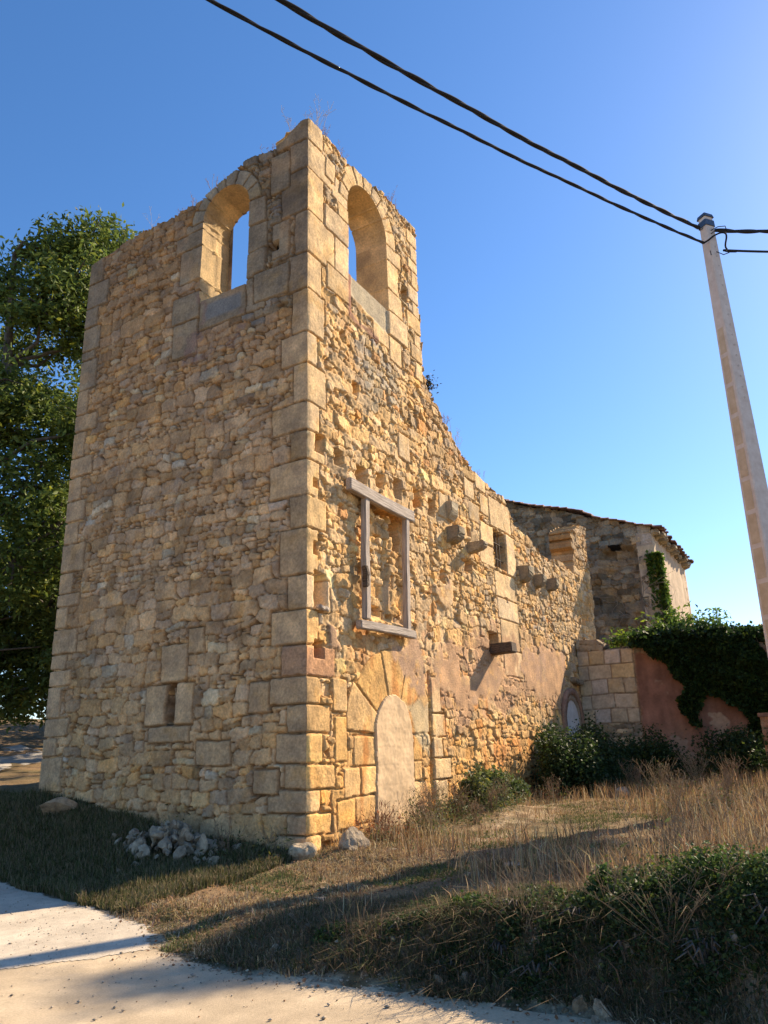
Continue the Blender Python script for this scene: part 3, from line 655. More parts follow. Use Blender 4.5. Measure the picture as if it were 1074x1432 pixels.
# ------------------------------------------------------------------ cross wall: ashlar, then red plaster
XB = 14.6
B = Wall(0, 5.6, -.2, 5.3, .025, 61)       # s = distance southwards from the nave wall
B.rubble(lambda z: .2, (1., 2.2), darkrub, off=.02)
bz = [1.0, 1.45, 1.9, 2.3, 2.72, 3.15, 3.6, 4.05, 4.5]
for i in range(len(bz)-1):
    e = [-.05, .35, .85, 1.35, 1.72] if i % 2 else [-.05, .3, 1.0, 1.72]
    for j in range(len(e)-1):
        if B.rg.random() < .85 or i > 3: B.block(e[j], e[j+1], bz[i], bz[i+1], jitter_col((.50, .39, .26), .13), .012, .02)
B.finish(lambda s, z: s*0+.4, lambda s, z: np.array([.27, .19, .12])+0*s[..., None])
B.patch([(1.74, -.5), (1.74, 4.3), (2.1, 4.35), (5.9, 4.2), (5.9, -.5)], (.27, .135, .09), thick=.03, ragged=.05, flat=.95, seed=21, vary=.34)
kk = (ss(2.3, 1.5, B.Z+.35*fbm(B.S, B.Z, .7, 4, 5))*ss(1.7, 1.8, B.S)*.6)[..., None]; B.C = B.C*(1-kk)+np.array([.36, .22, .14])*kk
kk = (ss(.3, .42, fbm(B.S, B.Z, .55, 5, 66)-.1*(B.Z-2))*ss(1.75, 1.9, B.S))[..., None]; B.C = B.C*(1-kk)+np.array([.36, .25, .17])*(1+.2*fbm(B.S, B.Z, .1, 3, 8))[..., None]*kk; B.H -= .018*kk[..., 0]
ck = np.exp(-(np.abs(fbm(B.S, B.Z, 1.1, 4, 68))/.012)**2)*ss(1.75, 1.9, B.S); B.H -= .02*ck
btop = interp([(0, 4.95), (.5, 4.85), (.8, 4.6), (1.7, 4.45), (1.8, 4.75), (3.5, 4.85), (4.6, 4.5), (5.6, 4.2)])
side_wall = under_church(B.mesh('cross_wall', btop, straight((XB, -.02, 0), (0, -1, 0), (-1, 0, 0)), lambda s, z: np.zeros(s.shape, bool), .6, M_PLAST, None))
side_wall['label'] = 'low cross wall, ashlar next to the nave, then faded red plaster'
# arched doorway in the nave wall next to it
ar = under_church(empty('arched_doorway', (0, 0, 0)))
acs, acz, ar0 = 13.45, 2.35, .75
def arch_band(name, cx, cz, r0, r1, y0, y1, col, parent, foot=.3, seed=0, mat=M_STONE):
    prof = []; ang = np.linspace(0, math.pi, 25)
    inner = [(cx+r0, foot)]+[(cx+r0*math.cos(a), cz+r0*math.sin(a)) for a in ang]+[(cx-r0, foot)]
    outer = [(cx+r1, foot)]+[(cx+r1*math.cos(a), cz+r1*math.sin(a)) for a in ang]+[(cx-r1, foot)]
    V, Q = [], []; n = len(inner); r = np.random.default_rng(seed)
    for ring, y in ((inner, y0), (outer, y0), (outer, y1), (inner, y1)):
        for (x, z) in ring: V.append((x+r.normal(0, .006), y+r.normal(0, .004), z+r.normal(0, .006)))
    for k in range(4):
        for i in range(n-1): Q.append((k*n+i, k*n+i+1, ((k+1) % 4)*n+i+1, ((k+1) % 4)*n+i))
    c = np.tile(col, (len(V), 1))*(1+r.normal(0, .1, (len(V), 1)))
    return np_mesh(name, V, Q, None, c, False, mat, parent)
arch_band('arch_moulding', acs, acz, .80, .98, -.10, .05, (.36, .20, .13), ar, seed=1)
arch_band('arch_ring', acs, acz, .62, .80, -.05, .05, (.40, .29, .20), ar, seed=2)
V = [(acs-.62, -.03, .3), (acs+.62, -.03, .3)]+[(acs+.62*math.cos(a), -.03, acz+.62*math.sin(a)) for a in np.linspace(0, math.pi, 17)]
V2 = [(x, -.0, z) for x, y, z in V]; n = len(V)
me = bpy.data.meshes.new('door_infill'); me.from_pydata(V+V2, [], [list(range(n))]+[[i, (i+1) % n, n+(i+1) % n, n+i] for i in range(n)]); me.materials.append(M_CONC)
link(bpy.data.objects.new('door_infill', me), ar)
# impost band above the arch
o = box_mesh('impost_stone', (.9, .2, .16), M_DARKWOOD, None, (14.1, -.08, 3.55), (0, R(4), 0), .02, .03, 3, 7); o.data.materials.clear(); o.data.materials.append(M_ROCK)
a = o.data.color_attributes.new('Col', 'FLOAT_COLOR', 'POINT'); a.data.foreach_set('color', np.tile([.30, .24, .17, 1], len(o.data.vertices)).astype(np.float32)); under_church(o)

# gate pier at the right edge
qg = P(1070, 1000, 0, 12.5)
gp = tag(empty('gate_pier', (12.5, qg[1]-.25, .5)), 'short rendered brick pier at the right edge beside the ivy', 'gate pier')
Gw = Wall(-.35, .35, 0, 1.75, .03, 71); Gw.rubble(lambda z: .09, (2., 2.6), jitter_col((.42, .21, .12)), off=.004)
Gw.finish(lambda s, z: s*0+.5, lambda s, z: np.array([.36, .25, .17])+0*s[..., None])
g = Gw.mesh('shaft', lambda s: s*0+1.7, straight((-.35, 0, 0), (0, -1, 0), (-1, 0, 0)), lambda s, z: np.zeros(s.shape, bool), .7, M_STONE, gp, rimjit=.004)
box_mesh('cap', (.8, .8, .1), M_TILE, gp, (0, 0, 1.76), (0, 0, 0), .004, .01, 2)

# ------------------------------------------------------------------ terrain
TP = np.array([(-1.2, .3, .15), (-2.5, .4, .08), (-.6, -.8, .22), (-2, -2.1, .17), (-1, -1.2, .2), (0, 0, .27), (0, -2.4, .30), (2, -1, .33), (1, 0, .3), (3, 0, .42), (5.2, 0, .55), (8, 0, .6), (13, 0, .75), (14.5, -2, .8), (14, -5, .8),
    (10, -2.6, .55), (6, -5.6, .55), (3, -3.6, .42), (0, -4.6, .40), (-1.5, -3.4, .28), (-3.4, -3.0, .26), (-3.35, -4.0, .38), (-3.35, -5.2, .50), (-3.4, -6.5, .62), (-3.4, -8.5, .75), (-2, -5.5, .46), (-2, -8, .7), (-3.3, -2.0, .14),
    (0, 2, .45), (0, 4, .8), (0, 6, 1.08), (-1, 1.8, .25), (-1, 3.4, .42), (-1.1, 5, .6), (-1.6, 6.5, .7), (-2.1, 3.8, .05), (-1, 8, 1.0), (-1.5, 9.3, 1.1), (0, 12, 1.32), (2, 12, 1.4), (-6, 9.5, .9), (-10, 10, .9), (-5, 12, 1.1), (0, 14.5, 1.8), (4, 15, 2.0), (0, 18, 3), (6, 19, 3.2),
    (-8, 18, 2.6), (0, 26, 3.6), (12, 26, 3.6), (-12, 26, 3.2), (4, 3, .9), (10, 4, 1.2), (16, 4, 1.6), (25, 0, 1.5), (25, -8, 1.3), (9.5, -6.3, .8), (20, -14, 1.), (5, -12, .9), (0, -11, .85), (5, -9, .8), (30, 20, 3), (-3, 6, .1), (-4.5, 5, .02), (-6, 6, .1), (-9, 5, .1), (-14, 4, .1),
    (-6, 0, 0), (-7, -4, 0), (-9, -8, 0), (-5, -12, 0.), (-14, -8, 0), (-14, 0, 0), (-5, -2, 0)], float)
def _tps(p, v, lam=1e-3):
    d = np.linalg.norm(p[:, None]-p[None], axis=-1); K = np.where(d > 0, d*d*np.log(d+1e-12), 0)+lam*np.eye(len(p))
    Pm = np.c_[np.ones(len(p)), p]; A = np.block([[K, Pm], [Pm.T, np.zeros((3, 3))]])
    return np.linalg.solve(A, np.r_[v, 0, 0, 0])
_w = _tps(TP[:, :2], TP[:, 2])
EDGE = np.array([(-4.6, -40), (-4.5, -12), (-4.45, -7), (-4.42, -5.5), (-4.4, -4), (-4.45, -2.8), (-4.32, -1.9), (-4.08, -1.33), (-3.7, -.9), (-3.3, .1), (-2.85, 1.35), (-2.45, 2.7), (-2.13, 3.8), (-2.0, 5), (-2.3, 6.6), (-3.2, 7.5), (-5, 8.0), (-14, 8.6), (-60, 10)])
def road_d(x, y):
    """signed distance to the edge of the road; positive on the grass side"""
    best = np.full(np.shape(x), 1e9)
    for i in range(len(EDGE)-1):
        a, b = EDGE[i], EDGE[i+1]; ab = b-a; t = np.clip(((x-a[0])*ab[0]+(y-a[1])*ab[1])/(ab@ab), 0, 1)
        best = np.minimum(best, np.hypot(x-a[0]-t*ab[0], y-a[1]-t*ab[1]))
    ins = poly_in(list(map(tuple, EDGE))+[(-60, -40)], x, y)
    return np.where(ins, -best, best)
def ground_z(x, y, detail=True):
    x = np.asarray(x, float); y = np.asarray(y, float); sh = x.shape; xf, yf = x.ravel(), y.ravel(); out = np.empty(len(xf))
    for i in range(0, len(xf), 60000):
        a, b = xf[i:i+60000], yf[i:i+60000]; d = np.hypot(a[:, None]-TP[:, 0], b[:, None]-TP[:, 1])
        out[i:i+60000] = np.where(d > 0, d*d*np.log(d+1e-12), 0)@_w[:-3]+_w[-3]+_w[-2]*a+_w[-1]*b
    z = np.clip(out.reshape(sh), -.05, 4.2)
    r = np.hypot(x-3, y-3); far = ss(28, 60, r); z = z*(1-far)+1.2*far
    dd = road_d(x, y); g = ss(-.05, .55, dd+.1*fbm(x, y, .7, 3, 4))
    z = z*g+(1-g)*.012*fbm(x, y, 2.5, 2, 3)
    if detail: z = z+g*(.05*fbm(x, y, 1.1, 4, 21)+.022*fbm(x, y, .22, 3, 22))*ss(0, .6, dd)
    return z
def ax(a, b, fine0, fine1, f, c):
    """grid line positions: fine inside, growing outside"""
    mid = list(np.arange(fine0, fine1, f)); lo, hi = [], []; s = f; v = fine0
    while v > a: s = min(s*1.25, c); v -= s; lo.append(v)
    s = f; v = mid[-1]
    while v < b: s = min(s*1.25, c); v += s; hi.append(v)
    return np.array(lo[::-1]+mid+hi)
gx, gy = ax(-900, 900, -10, 7.5, .05, 60), ax(-900, 900, -8.5, 6.5, .05, 60)
GX, GY = np.meshgrid(gx, gy); GZ = ground_z(GX, GY)
dd = road_d(GX, GY)
n1 = fbm(GX, GY, 1.3, 4, 31); n2 = fbm(GX, GY, .3, 3, 32)
cs_ = np.array([.24, .165, .095])*(1+.25*n2)[..., None]; cg = np.array([.12, .12, .05])
k = ss(-.1, .7, n1)[..., None]*.55; gc = cs_*(1-k)+cg*k
pale = (np.exp(-((GY+2.1-.1*GX+.25*fbm(GX, GY, 1.2, 2, 71))/.5)**2)*ss(-1.2, .6, GX)*ss(10, 6, GX)*ss(-.6, .2, n2))[..., None]; gc = gc*(1-pale)+np.array([.42, .32, .22])*pale
kk = (ss(.5, .0, dd)*ss(-.2, .5, n2+.2))[..., None]; gc = gc*(1-kk)+np.array([.42, .35, .27])*kk
vid = np.arange(GX.size).reshape(GX.shape); GQ = np.stack([vid[:-1, :-1], vid[:-1, 1:], vid[1:, 1:], vid[1:, :-1]], -1)
under = dd < -.35; GZ2 = GZ-np.where(under, .03, 0)
tag(np_mesh('ground', np.stack([GX, GY, GZ2], -1).reshape(-1, 3), GQ.reshape(-1, 4), None, gc.reshape(-1, 3), True, M_GROUND), kind='structure')
# the road and the white gravelled turning
def surf(name, mask, lift, colf, res=.05, x0=-11, x1=-1.5, y0=-10, y1=9, mat=M_ROAD):
    X, Y = np.meshgrid(np.arange(x0, x1, res), np.arange(y0, y1, res)); Z = ground_z(X, Y)+lift
    m = mask((X[:-1, :-1]+X[1:, 1:])/2, (Y[:-1, :-1]+Y[1:, 1:])/2); vid = np.arange(X.size).reshape(X.shape)
    q = np.stack([vid[:-1, :-1], vid[:-1, 1:], vid[1:, 1:], vid[1:, :-1]], -1)[m]
    used = np.unique(q); rm = -np.ones(X.size, int); rm[used] = np.arange(len(used))
    return tag(np_mesh(name, np.stack([X, Y, Z], -1).reshape(-1, 3)[used], rm[q], None, colf(X, Y).reshape(-1, 3)[used], True, mat), kind='structure')
def split(x, y): return (x+4.5)*.55+(y+1.15)*.85+.12*fbm(x, y, .6, 3, 8)      # >0: turning, <0: road
JX = lambda x, y: road_d(x, y)+.10*fbm(x, y, .5, 4, 6)
surf('road', lambda x, y: (JX(x, y) < -.02) & (split(x, y) < .02), .006, lambda x, y: (np.array([.54, .425, .285])*(1+.12*fbm(x, y*.35, .35, 4, 3)+.10*fbm(x, y, .12, 3, 4)-.10*np.exp(-((x+5.6+.1*fbm(y, y*0, 2., 2, 3))/.16)**2)+.09*ss(.2, .6, fbm(x*2.2, y*.25, .5, 4, 15)))[..., None]), res=.04)
surf('gravel_turning', lambda x, y: (JX(x, y) < -.02) & (split(x, y) > 0.), .010, lambda x, y: (np.array([.58, .50, .39])*(1+.08*fbm(x, y, .3, 4, 13)+.1*fbm(x, y, .08, 2, 14))[..., None]), res=.04)
LANE = [(-12, 8.9), (-2, 9.1), (-.2, 9.8), (1.5, 11.2), (6, 13), (6, 15), (0, 13.2), (-12, 12)]
surf('lane', lambda x, y: poly_in(LANE, x+.1*fbm(x, y, .6, 3, 3), y+.1*fbm(x, y, .6, 3, 2)), .03, lambda x, y: np.array([.46, .42, .37])+0*x[..., None], .1, -12, 6, 8, 15)

# ------------------------------------------------------------------ vegetation
def leaf_mesh(name, pos, size, col, parent=None, mat=M_LEAF, seed=0, up=.3, slim=.42, out=None, smin=.6):
    r = np.random.default_rng(seed); n = len(pos); d = r.normal(0, 1, (n, 3)); d[:, 2] = d[:, 2]*.7-.15
    if out is not None: d = d+out*1.2
    d /= np.linalg.norm(d, axis=1, keepdims=True); t = r.normal(0, 1, (n, 3)); t[:, 2] += up
    s = np.cross(d, t); s /= np.linalg.norm(s, axis=1, keepdims=True)+1e-9; nn = np.cross(s, d)
    L = size*r.uniform(smin, 1.35, n)[:, None]; Wd = L*slim
    a = pos; b = pos+d*L*.45+s*Wd*.5+nn*L*.07; c = pos+d*L-nn*L*.06; e = pos+d*L*.45-s*Wd*.5+nn*L*.07
    V = np.stack([a, b, c, e], 1).reshape(-1, 3); k = np.arange(n)*4
    T_ = np.concatenate([np.stack([k, k+1, k+2], -1), np.stack([k, k+2, k+3], -1)])
    C = np.repeat(col, 4, axis=0)
    return np_mesh(name, V, None, T_, C, False, mat, parent)
def tube(name, pts, rad, mat, parent=None, seg=6, col=None):
    """several tapered paths joined as one mesh; pts: list of (k,3) arrays, rad: list of (k,)"""
    V, Q, nb = [], [], 0
    an = np.linspace(0, 2*math.pi, seg, endpoint=False)
    for p, r in zip(pts, rad):
        p = np.asarray(p, float); tg = np.gradient(p, axis=0); tg /= np.linalg.norm(tg, axis=1, keepdims=True)+1e-9
        ref = np.array([.3, .5, .8]); ref = np.where(np.abs(tg@ref)[:, None] > .9, np.array([1., 0, 0]), ref)
        u = np.cross(tg, ref); u /= np.linalg.norm(u, axis=1, keepdims=True)+1e-9; v = np.cross(tg, u)
        ring = p[:, None]+(u[:, None]*np.cos(an)[:, None]+v[:, None]*np.sin(an)[:, None])*np.asarray(r)[:, None, None]
        V.append(ring.reshape(-1, 3)); k = len(p)
        for i in range(k-1):
            a = nb+i*seg+np.arange(seg); b = nb+i*seg+(np.arange(seg)+1) % seg
            Q.append(np.stack([a, b, b+seg, a+seg], -1))
        nb += k*seg
    return np_mesh(name, np.concatenate(V), np.concatenate(Q), None, None if col is None else np.tile(col, (nb, 1)), True, mat, parent)
def leafcol(n, base, r, v=.22, yellow=.12):
    c = np.array(base)*(1+r.normal(0, v, (n, 1)))
    y = r.random(n) < yellow; c[y] = c[y]*np.array([1.9, 1.5, .9]); return np.clip(c, .006, .6)

def tree(name, base, height, lobes, nleaf, lsize, col, label, group, seed):
    r = np.random.default_rng(seed); t = tag(empty(name, base), label, 'tree', group)
    paths, rads = [], []
    tz = np.linspace(0, height*.8, 9); tr = np.c_[.25*np.sin(tz*.6+seed), .25*np.cos(tz*.45+seed)-.25, tz]; paths.append(tr); rads.append(np.linspace(.30, .06, 9)*height/14)
    tips = []
    for (c, rad) in lobes:
        c = np.array(c, float); m = int(7*np.prod(rad)**(.5)) + 4
        j = np.argmin(np.abs(tr[:, 2]-max(c[2]-rad[2]*.9, height*.1))); st = tr[j]
        mid = (st+c)/2+r.normal(0, .3, 3); paths.append(np.array([st, mid, c])); rads.append(np.array([.06, .045, .025])*height/14)
        for _ in range(m*3):
            d = r.normal(0, 1, 3); d /= np.linalg.norm(d); e = c+d*np.array(rad)*r.uniform(.35, 1.0); tips.append(e)
            if _ % 3 == 0: paths.append(np.array([c, (c+e)/2+r.normal(0, .15, 3), e])); rads.append(np.array([.035, .022, .008])*height/14)
    tips = np.array(tips); tw_ = r.integers(0, len(tips), nleaf)
    sp = .22*height/14; off = r.normal(0, 1, (nleaf, 3))*np.array([sp, sp, sp*.55]); off[:, 2] -= .1*np.hypot(off[:, 0], off[:, 1])
    pos = tips[tw_]+off
    clump = 1+.25*_hash(tw_, tw_*5, seed)
    tube('trunk', paths, rads, M_BARK, t, 7)
    leaf_mesh('crown', pos, lsize, leafcol(nleaf, col, r)*clump[:, None], t, seed=seed)
    return t
def lobes_from_px(pts, base, dist):
    out = []
    for x, y, rx, rz in pts:
        p = PD(x, y, dist+rng.uniform(-1.2, 1.2)); out.append(((p-np.array(base)), (rx, rx, rz)))
    return out
tb = PD(-75, 1040, 21.); tb[2] = 2.6
tree('ash_tree', tb, 15.5, lobes_from_px([(120, 345, 1.0, .8), (75, 355, .9, .7), (165, 345, .9, .7), (100, 400, 1.5, 1.0), (60, 430, 1.3, .9), (15, 410, 1.0, .7), (95, 480, 1.6, .9), (20, 500, 1.1, .8), (60, 560, 1.5, .6), (95, 620, 1.3, .9), (10, 600, 1.1, .9), (40, 680, 1.5, 1.), (80, 740, 1.2, 1.), (-40, 540, 2, 1.5), (-60, 700, 2, 1.6), (20, 790, 1.4, 1.), (150, 450, 1.2, 1.), (150, 600, 1.5, 1.2)], tb, 21.),
     40000, .18, (.105, .145, .03), 'tall leafy ash tree rising behind the far corner of the tower', None, 3)
tb = PD(-160, 1040, 24.); tb[2] = 2.8
tree('ash_tree', tb, 9.5, lobes_from_px([(30, 830, 1.6, 1.), (70, 850, 1.5, 1.), (-30, 830, 2, 1.2), (20, 900, 1.6, 1.), (75, 920, 1.4, 1.), (-40, 920, 2, 1.2), (15, 970, 1.6, .8), (70, 975, 1.5, .7), (110, 900, 1.5, 1.3), (60, 780, 1.3, 1.)], tb, 24.),
     26000, .18, (.09, .125, .03), 'low dark green tree beneath the tall ash above the lane', None, 4)

lb = np.random.default_rng(8)
tree('ash_tree', np.array([9., 11.5, 1.6]), 11.5, [((lb.normal(0, 2.2), lb.normal(0, 1.8), lb.uniform(4, 10.)), (1.6, 1.6, 1.3)) for _ in range(14)], 30000, .2, (.06, .09, .022), 'unseen ash tree added behind the tower to shade the lane', None, 9)  # extra tree hidden by the tower, put in to shade the lane
tree('ash_tree', np.array([7.5, 14.5, 1.8]), 11., [((lb.normal(0, 2.0), lb.normal(0, 1.6), lb.uniform(3, 10.)), (1.6, 1.6, 1.3)) for _ in range(14)], 26000, .2, (.06, .09, .022), 'second ash tree added behind the tower to shade the lane', None, 10)  # another added tree, there to deepen the shade on the lane
def shrub(name, base, rad, nleaf, lsize, col, label, cat, group, seed, stems=8, yellow=.1, hang=0., slim=.6, parent=None):
    r = np.random.default_rng(seed); t = tag(empty(name, base), label, cat, group)
    cl = r.normal(0, 1, (stems*4, 3)); cl /= np.linalg.norm(cl, axis=1, keepdims=True); cl *= np.array(rad)*r.uniform(.3, 1., (len(cl), 1)); cl[:, 2] = np.abs(cl[:, 2])*1.2+.08*rad[2]
    w_ = r.integers(0, len(cl), nleaf); pos = cl[w_]+r.normal(0, 1, (nleaf, 3))*np.array(rad)*.17; pos[:, 2] = np.abs(pos[:, 2])
    wx, wy = pos[:, 0]+base[0], pos[:, 1]+base[1]; pos[:, 2] = np.maximum(pos[:, 2]+(ground_z(wx, wy, False)-base[2]), (ground_z(wx, wy, False)-base[2]))
    paths = [np.array([[c[0]*.15, c[1]*.15, -.1], [c[0]*.6, c[1]*.6, c[2]*.75+.05], c]) for c in cl]
    tube('stems', paths, [np.array([.012, .008, .003])]*len(paths), M_BARK, t, 4)
    leaf_mesh('foliage', pos, lsize, leafcol(nleaf, col, r, .25, yellow), t, seed=seed, slim=slim)
    return t
def gz(x, y): return float(ground_z(np.array([x]), np.array([y]))[0])
DG = (.035, .06, .018); MG = (.06, .10, .025)
G1 = 'bramble bushes along the walls'; G2 = 'brambles on the roadside bank'
for i, (x, y, rr, n, c, lab) in enumerate([
        (9.6, -.9, (1.2, .8, 1.15), 12000, DG, 'rounded dark bramble against the foot of the nave wall'),
        (11.6, -1.2, (1.5, 1.0, 1.3), 13000, DG, 'dark bramble in front of the arched doorway'),
        (13.3, -2.0, (1.1, 1.0, 1.15), 9000, DG, 'bramble below the ashlar end of the cross wall'),
        (6.3, -.5, (1.0, .45, .55), 5000, (.075, .11, .035), 'low sunlit green bramble right of the walled-up door'),
        (4.9, -.55, (.6, .35, .6), 2500, (.09, .11, .04), 'small sunlit weedy shrub beside the walled-up door'),
        (13.4, -4.2, (1.0, 1.3, .9), 8000, DG, 'dark bush at the foot of the red plaster wall'),
        (12.3, -5.6, (1.0, .8, .9), 5000, MG, 'green bush beside the gate pier')]):
    shrub('bramble_bush', (x, y, gz(x, y)), rr, n, .085, c, lab, 'bush', G1, 100+i)
BL = [(-3.55, -6.1, .40, .26, 4200, MG, 'bright-topped bramble at the right edge of the bank'), (-3.2, -5.75, .35, .20, 2400, (.09, .13, .03), 'yellow-green bramble on the crest near the right edge'),
      (-3.75, -5.65, .30, .16, 2200, DG, 'dark bramble below the crest near the right edge'), (-3.45, -5.2, .26, .20, 2200, MG, 'rounded green bramble in the middle of the crest'),
      (-3.9, -5.15, .22, .12, 1300, DG, 'dark bramble hanging over the roadside stones'), (-3.5, -4.75, .22, .14, 1200, (.07, .10, .03), 'small bramble on the crest left of the rounded one'),
      (-4.05, -4.6, .2, .10, 900, DG, 'low bramble near the foot of the bank'), (-3.65, -4.3, .26, .12, 1300, MG, 'leafy bramble where the bank starts to rise'),
      (-3.9, -3.75, .2, .08, 700, (.05, .08, .03), 'little trailing bramble at the thin end of the bank'), (-3.4, -3.7, .22, .07, 500, (.08, .11, .04), 'flat pale bramble behind the thin end of the bank'),
      (-4.1, -6.0, .25, .18, 1500, DG, 'dark bramble low on the bank at the right edge'), (-2.7, -5.3, .25, .12, 900, (.09, .12, .04), 'small sunlit bramble just behind the crest'),
      (-4.0, -3.1, .16, .06, 400, MG, 'tiny bramble at the road corner'), (-4.2, -4.95, .2, .12, 1000, DG, 'dark clump at the very foot of the bank in the middle'), (-4.05, -5.5, .24, .16, 1500, (.045, .07, .022), 'dark clump on the bank face between the hanging bramble and the right edge'),
      (-3.8, -4.65, .22, .12, 1000, (.05, .08, .025), 'clump half way up the bank face'), (-4.15, -4.25, .18, .08, 600, DG, 'small clump by the road below the leafy bramble'), (-3.95, -6.4, .3, .2, 1800, DG, 'dark clump low at the right edge'), (-3.0, -4.5, .22, .08, 600, (.08, .11, .035), 'thin bramble behind the crest'), (-3.2, -7.0, .6, .3, 3000, MG, 'bramble just past the right edge of the frame')]
for i, (x, y, r1, r2, n, c, lab) in enumerate(BL):
    q_ = np.random.default_rng(i).uniform(.8, 1.3); shrub('bank_bramble', (x, y, gz(x, y)-.03), (r1, r1*q_, r2), int(n*1.3), .034, c, lab, 'bush', G2, 200+i, stems=7, yellow=.16)
# unseen tree added off the right of the frame to shade the yard
tree('ash_tree', np.array([16.4, -10.9, 1.]), 14.8, [((lb.normal(0, .6), lb.normal(0, .3), lb.uniform(11, 14.)), (.65, .6, .6)) for _ in range(11)], 14000, .18, (.06, .09, .022), 'tall narrow ash tree added off the right of the frame to shade the yard', None, 13)
# ivy: leaves over the top and face of the cross wall
def ivy(name, label, pos, outv, size, col, seed, stems, yellow=.08):
    r = np.random.default_rng(seed); b = pos[np.argmin(pos[:, 2])]; base = np.array([b[0], b[1], pos[:, 2].min()])
    t = tag(empty(name, base), label, 'ivy')
    leaf_mesh('foliage', pos-base, size, leafcol(len(pos), col, r, .28, yellow), t, seed=seed, slim=.8, out=outv)
    if stems: tube('stems', [np.array(s)-base for s in stems], [np.linspace(.03, .008, len(s)) for s in stems], M_BARK, t, 5)
r = np.random.default_rng(77); N_ = 26000
py_ = P(0, 0, 0, 1)  # placeholder
IV = [(P(x, y, 0, XB)[1], P(x, y, 0, XB)[2]) for x, y in [(880, 893), (905, 882), (960, 884), (1000, 880), (1050, 900), (1085, 915), (1085, 1060), (1062, 1060), (1048, 1000), (1030, 985), (985, 965), (975, 1015), (955, 985), (962, 955), (925, 925), (900, 905)]]
yy = r.uniform(-6.2, -1.4, 130000); zz = r.uniform(1.0, 5.4, 130000)
m = poly_in(IV, yy+.15*fbm(yy, zz, .5, 3, 2), zz+.15*fbm(yy, zz, .4, 3, 3)); yy, zz = yy[m][:30000], zz[m][:30000]
bul = .20+.28*np.clip(fbm(yy, zz, .9, 3, 5)+.3, 0, 1)+.18*fbm(yy, zz, .3, 2, 6)
xx = XB-bul*np.sqrt(r.uniform(.15, 1, len(yy))); tp = zz > 4.55; xx = np.where(tp, XB+.3+r.uniform(-.55, .5, len(yy)), xx)
nt_ = 9000; y2 = r.uniform(-6.2, -1.7, nt_); x2 = XB+.3+r.normal(0, .3, nt_); z2 = 4.75+.15*fbm(y2, x2, .5, 3, 8)+r.normal(0, .1, nt_)-.06*(y2 < -4)*(-(y2+4))*3
ivp = np.concatenate([np.stack([xx, yy, zz], -1), np.stack([x2, y2, z2], -1)])
ov = np.concatenate([np.tile([-.8, 0, -.35], (len(xx), 1)), np.tile([-.2, 0, .6], (nt_, 1))])
ivy('ivy', 'dense dark ivy hanging over the top of the red plaster wall', ivp, ov, .12, (.03, .058, .014), 5, [[(XB-.05, -5.3, .6), (XB-.1, -5.2, 2.5), (XB-.1, -4.6, 4.5)], [(XB-.05, -5.6, .6), (XB-.1, -5.5, 3.5), (XB-.1, -5.2, 4.5)]])
n = 3800; z3 = r.uniform(5.2, 8.6, n); y3 = YC-.05+r.normal(0, .05, n); x3 = XC+.1+np.abs(r.normal(0, .40, n))*np.interp(z3, [5.2, 7.4, 8.6], [1.6, .9, .35])-.15
y3 = np.where(x3 < XC, YC+r.uniform(0, .3, n), YC-.1+r.normal(0, .06, n)); x3 = np.where(x3 < XC, XC-.08, x3)
ivy('climbing_ivy', 'thin strip of sunlit ivy climbing the corner of the chancel', np.stack([x3, y3, z3], -1), np.tile([-.3, -.8, -.2], (n, 1)), .14, (.08, .14, .025), 6, [[(XC-.05, YC-.05, 4), (XC-.04, YC-.04, 6), (XC+.1, YC-.06, 8.3)]], .2)
rv = np.random.default_rng(44); vp, vr = [], []
for k in range(34):
    y0_, z0_ = YC+rv.uniform(.2, 1.9), rv.uniform(5.5, 8.6); p_ = [np.array([XC-.12, y0_, z0_])]; d_ = np.array([0, rv.normal(0, .5), rv.uniform(-1, .6)])
    for j in range(7): d_ = d_+rv.normal(0, .35, 3)*[.25, 1, 1]; p_.append(p_[-1]+d_*.13+np.array([-.02, 0, 0])*rv.random())
    vp.append(np.array(p_)-[XC, YC, 5]); vr.append(np.linspace(.014, .004, 8))
dv = tag(empty('dead_vine', (XC, YC, 5)), 'bare dry vine tangled over the shaded chancel wall', 'vine'); tube('stems', vp, vr, M_GRASS, dv, 4, (.30, .24, .18))
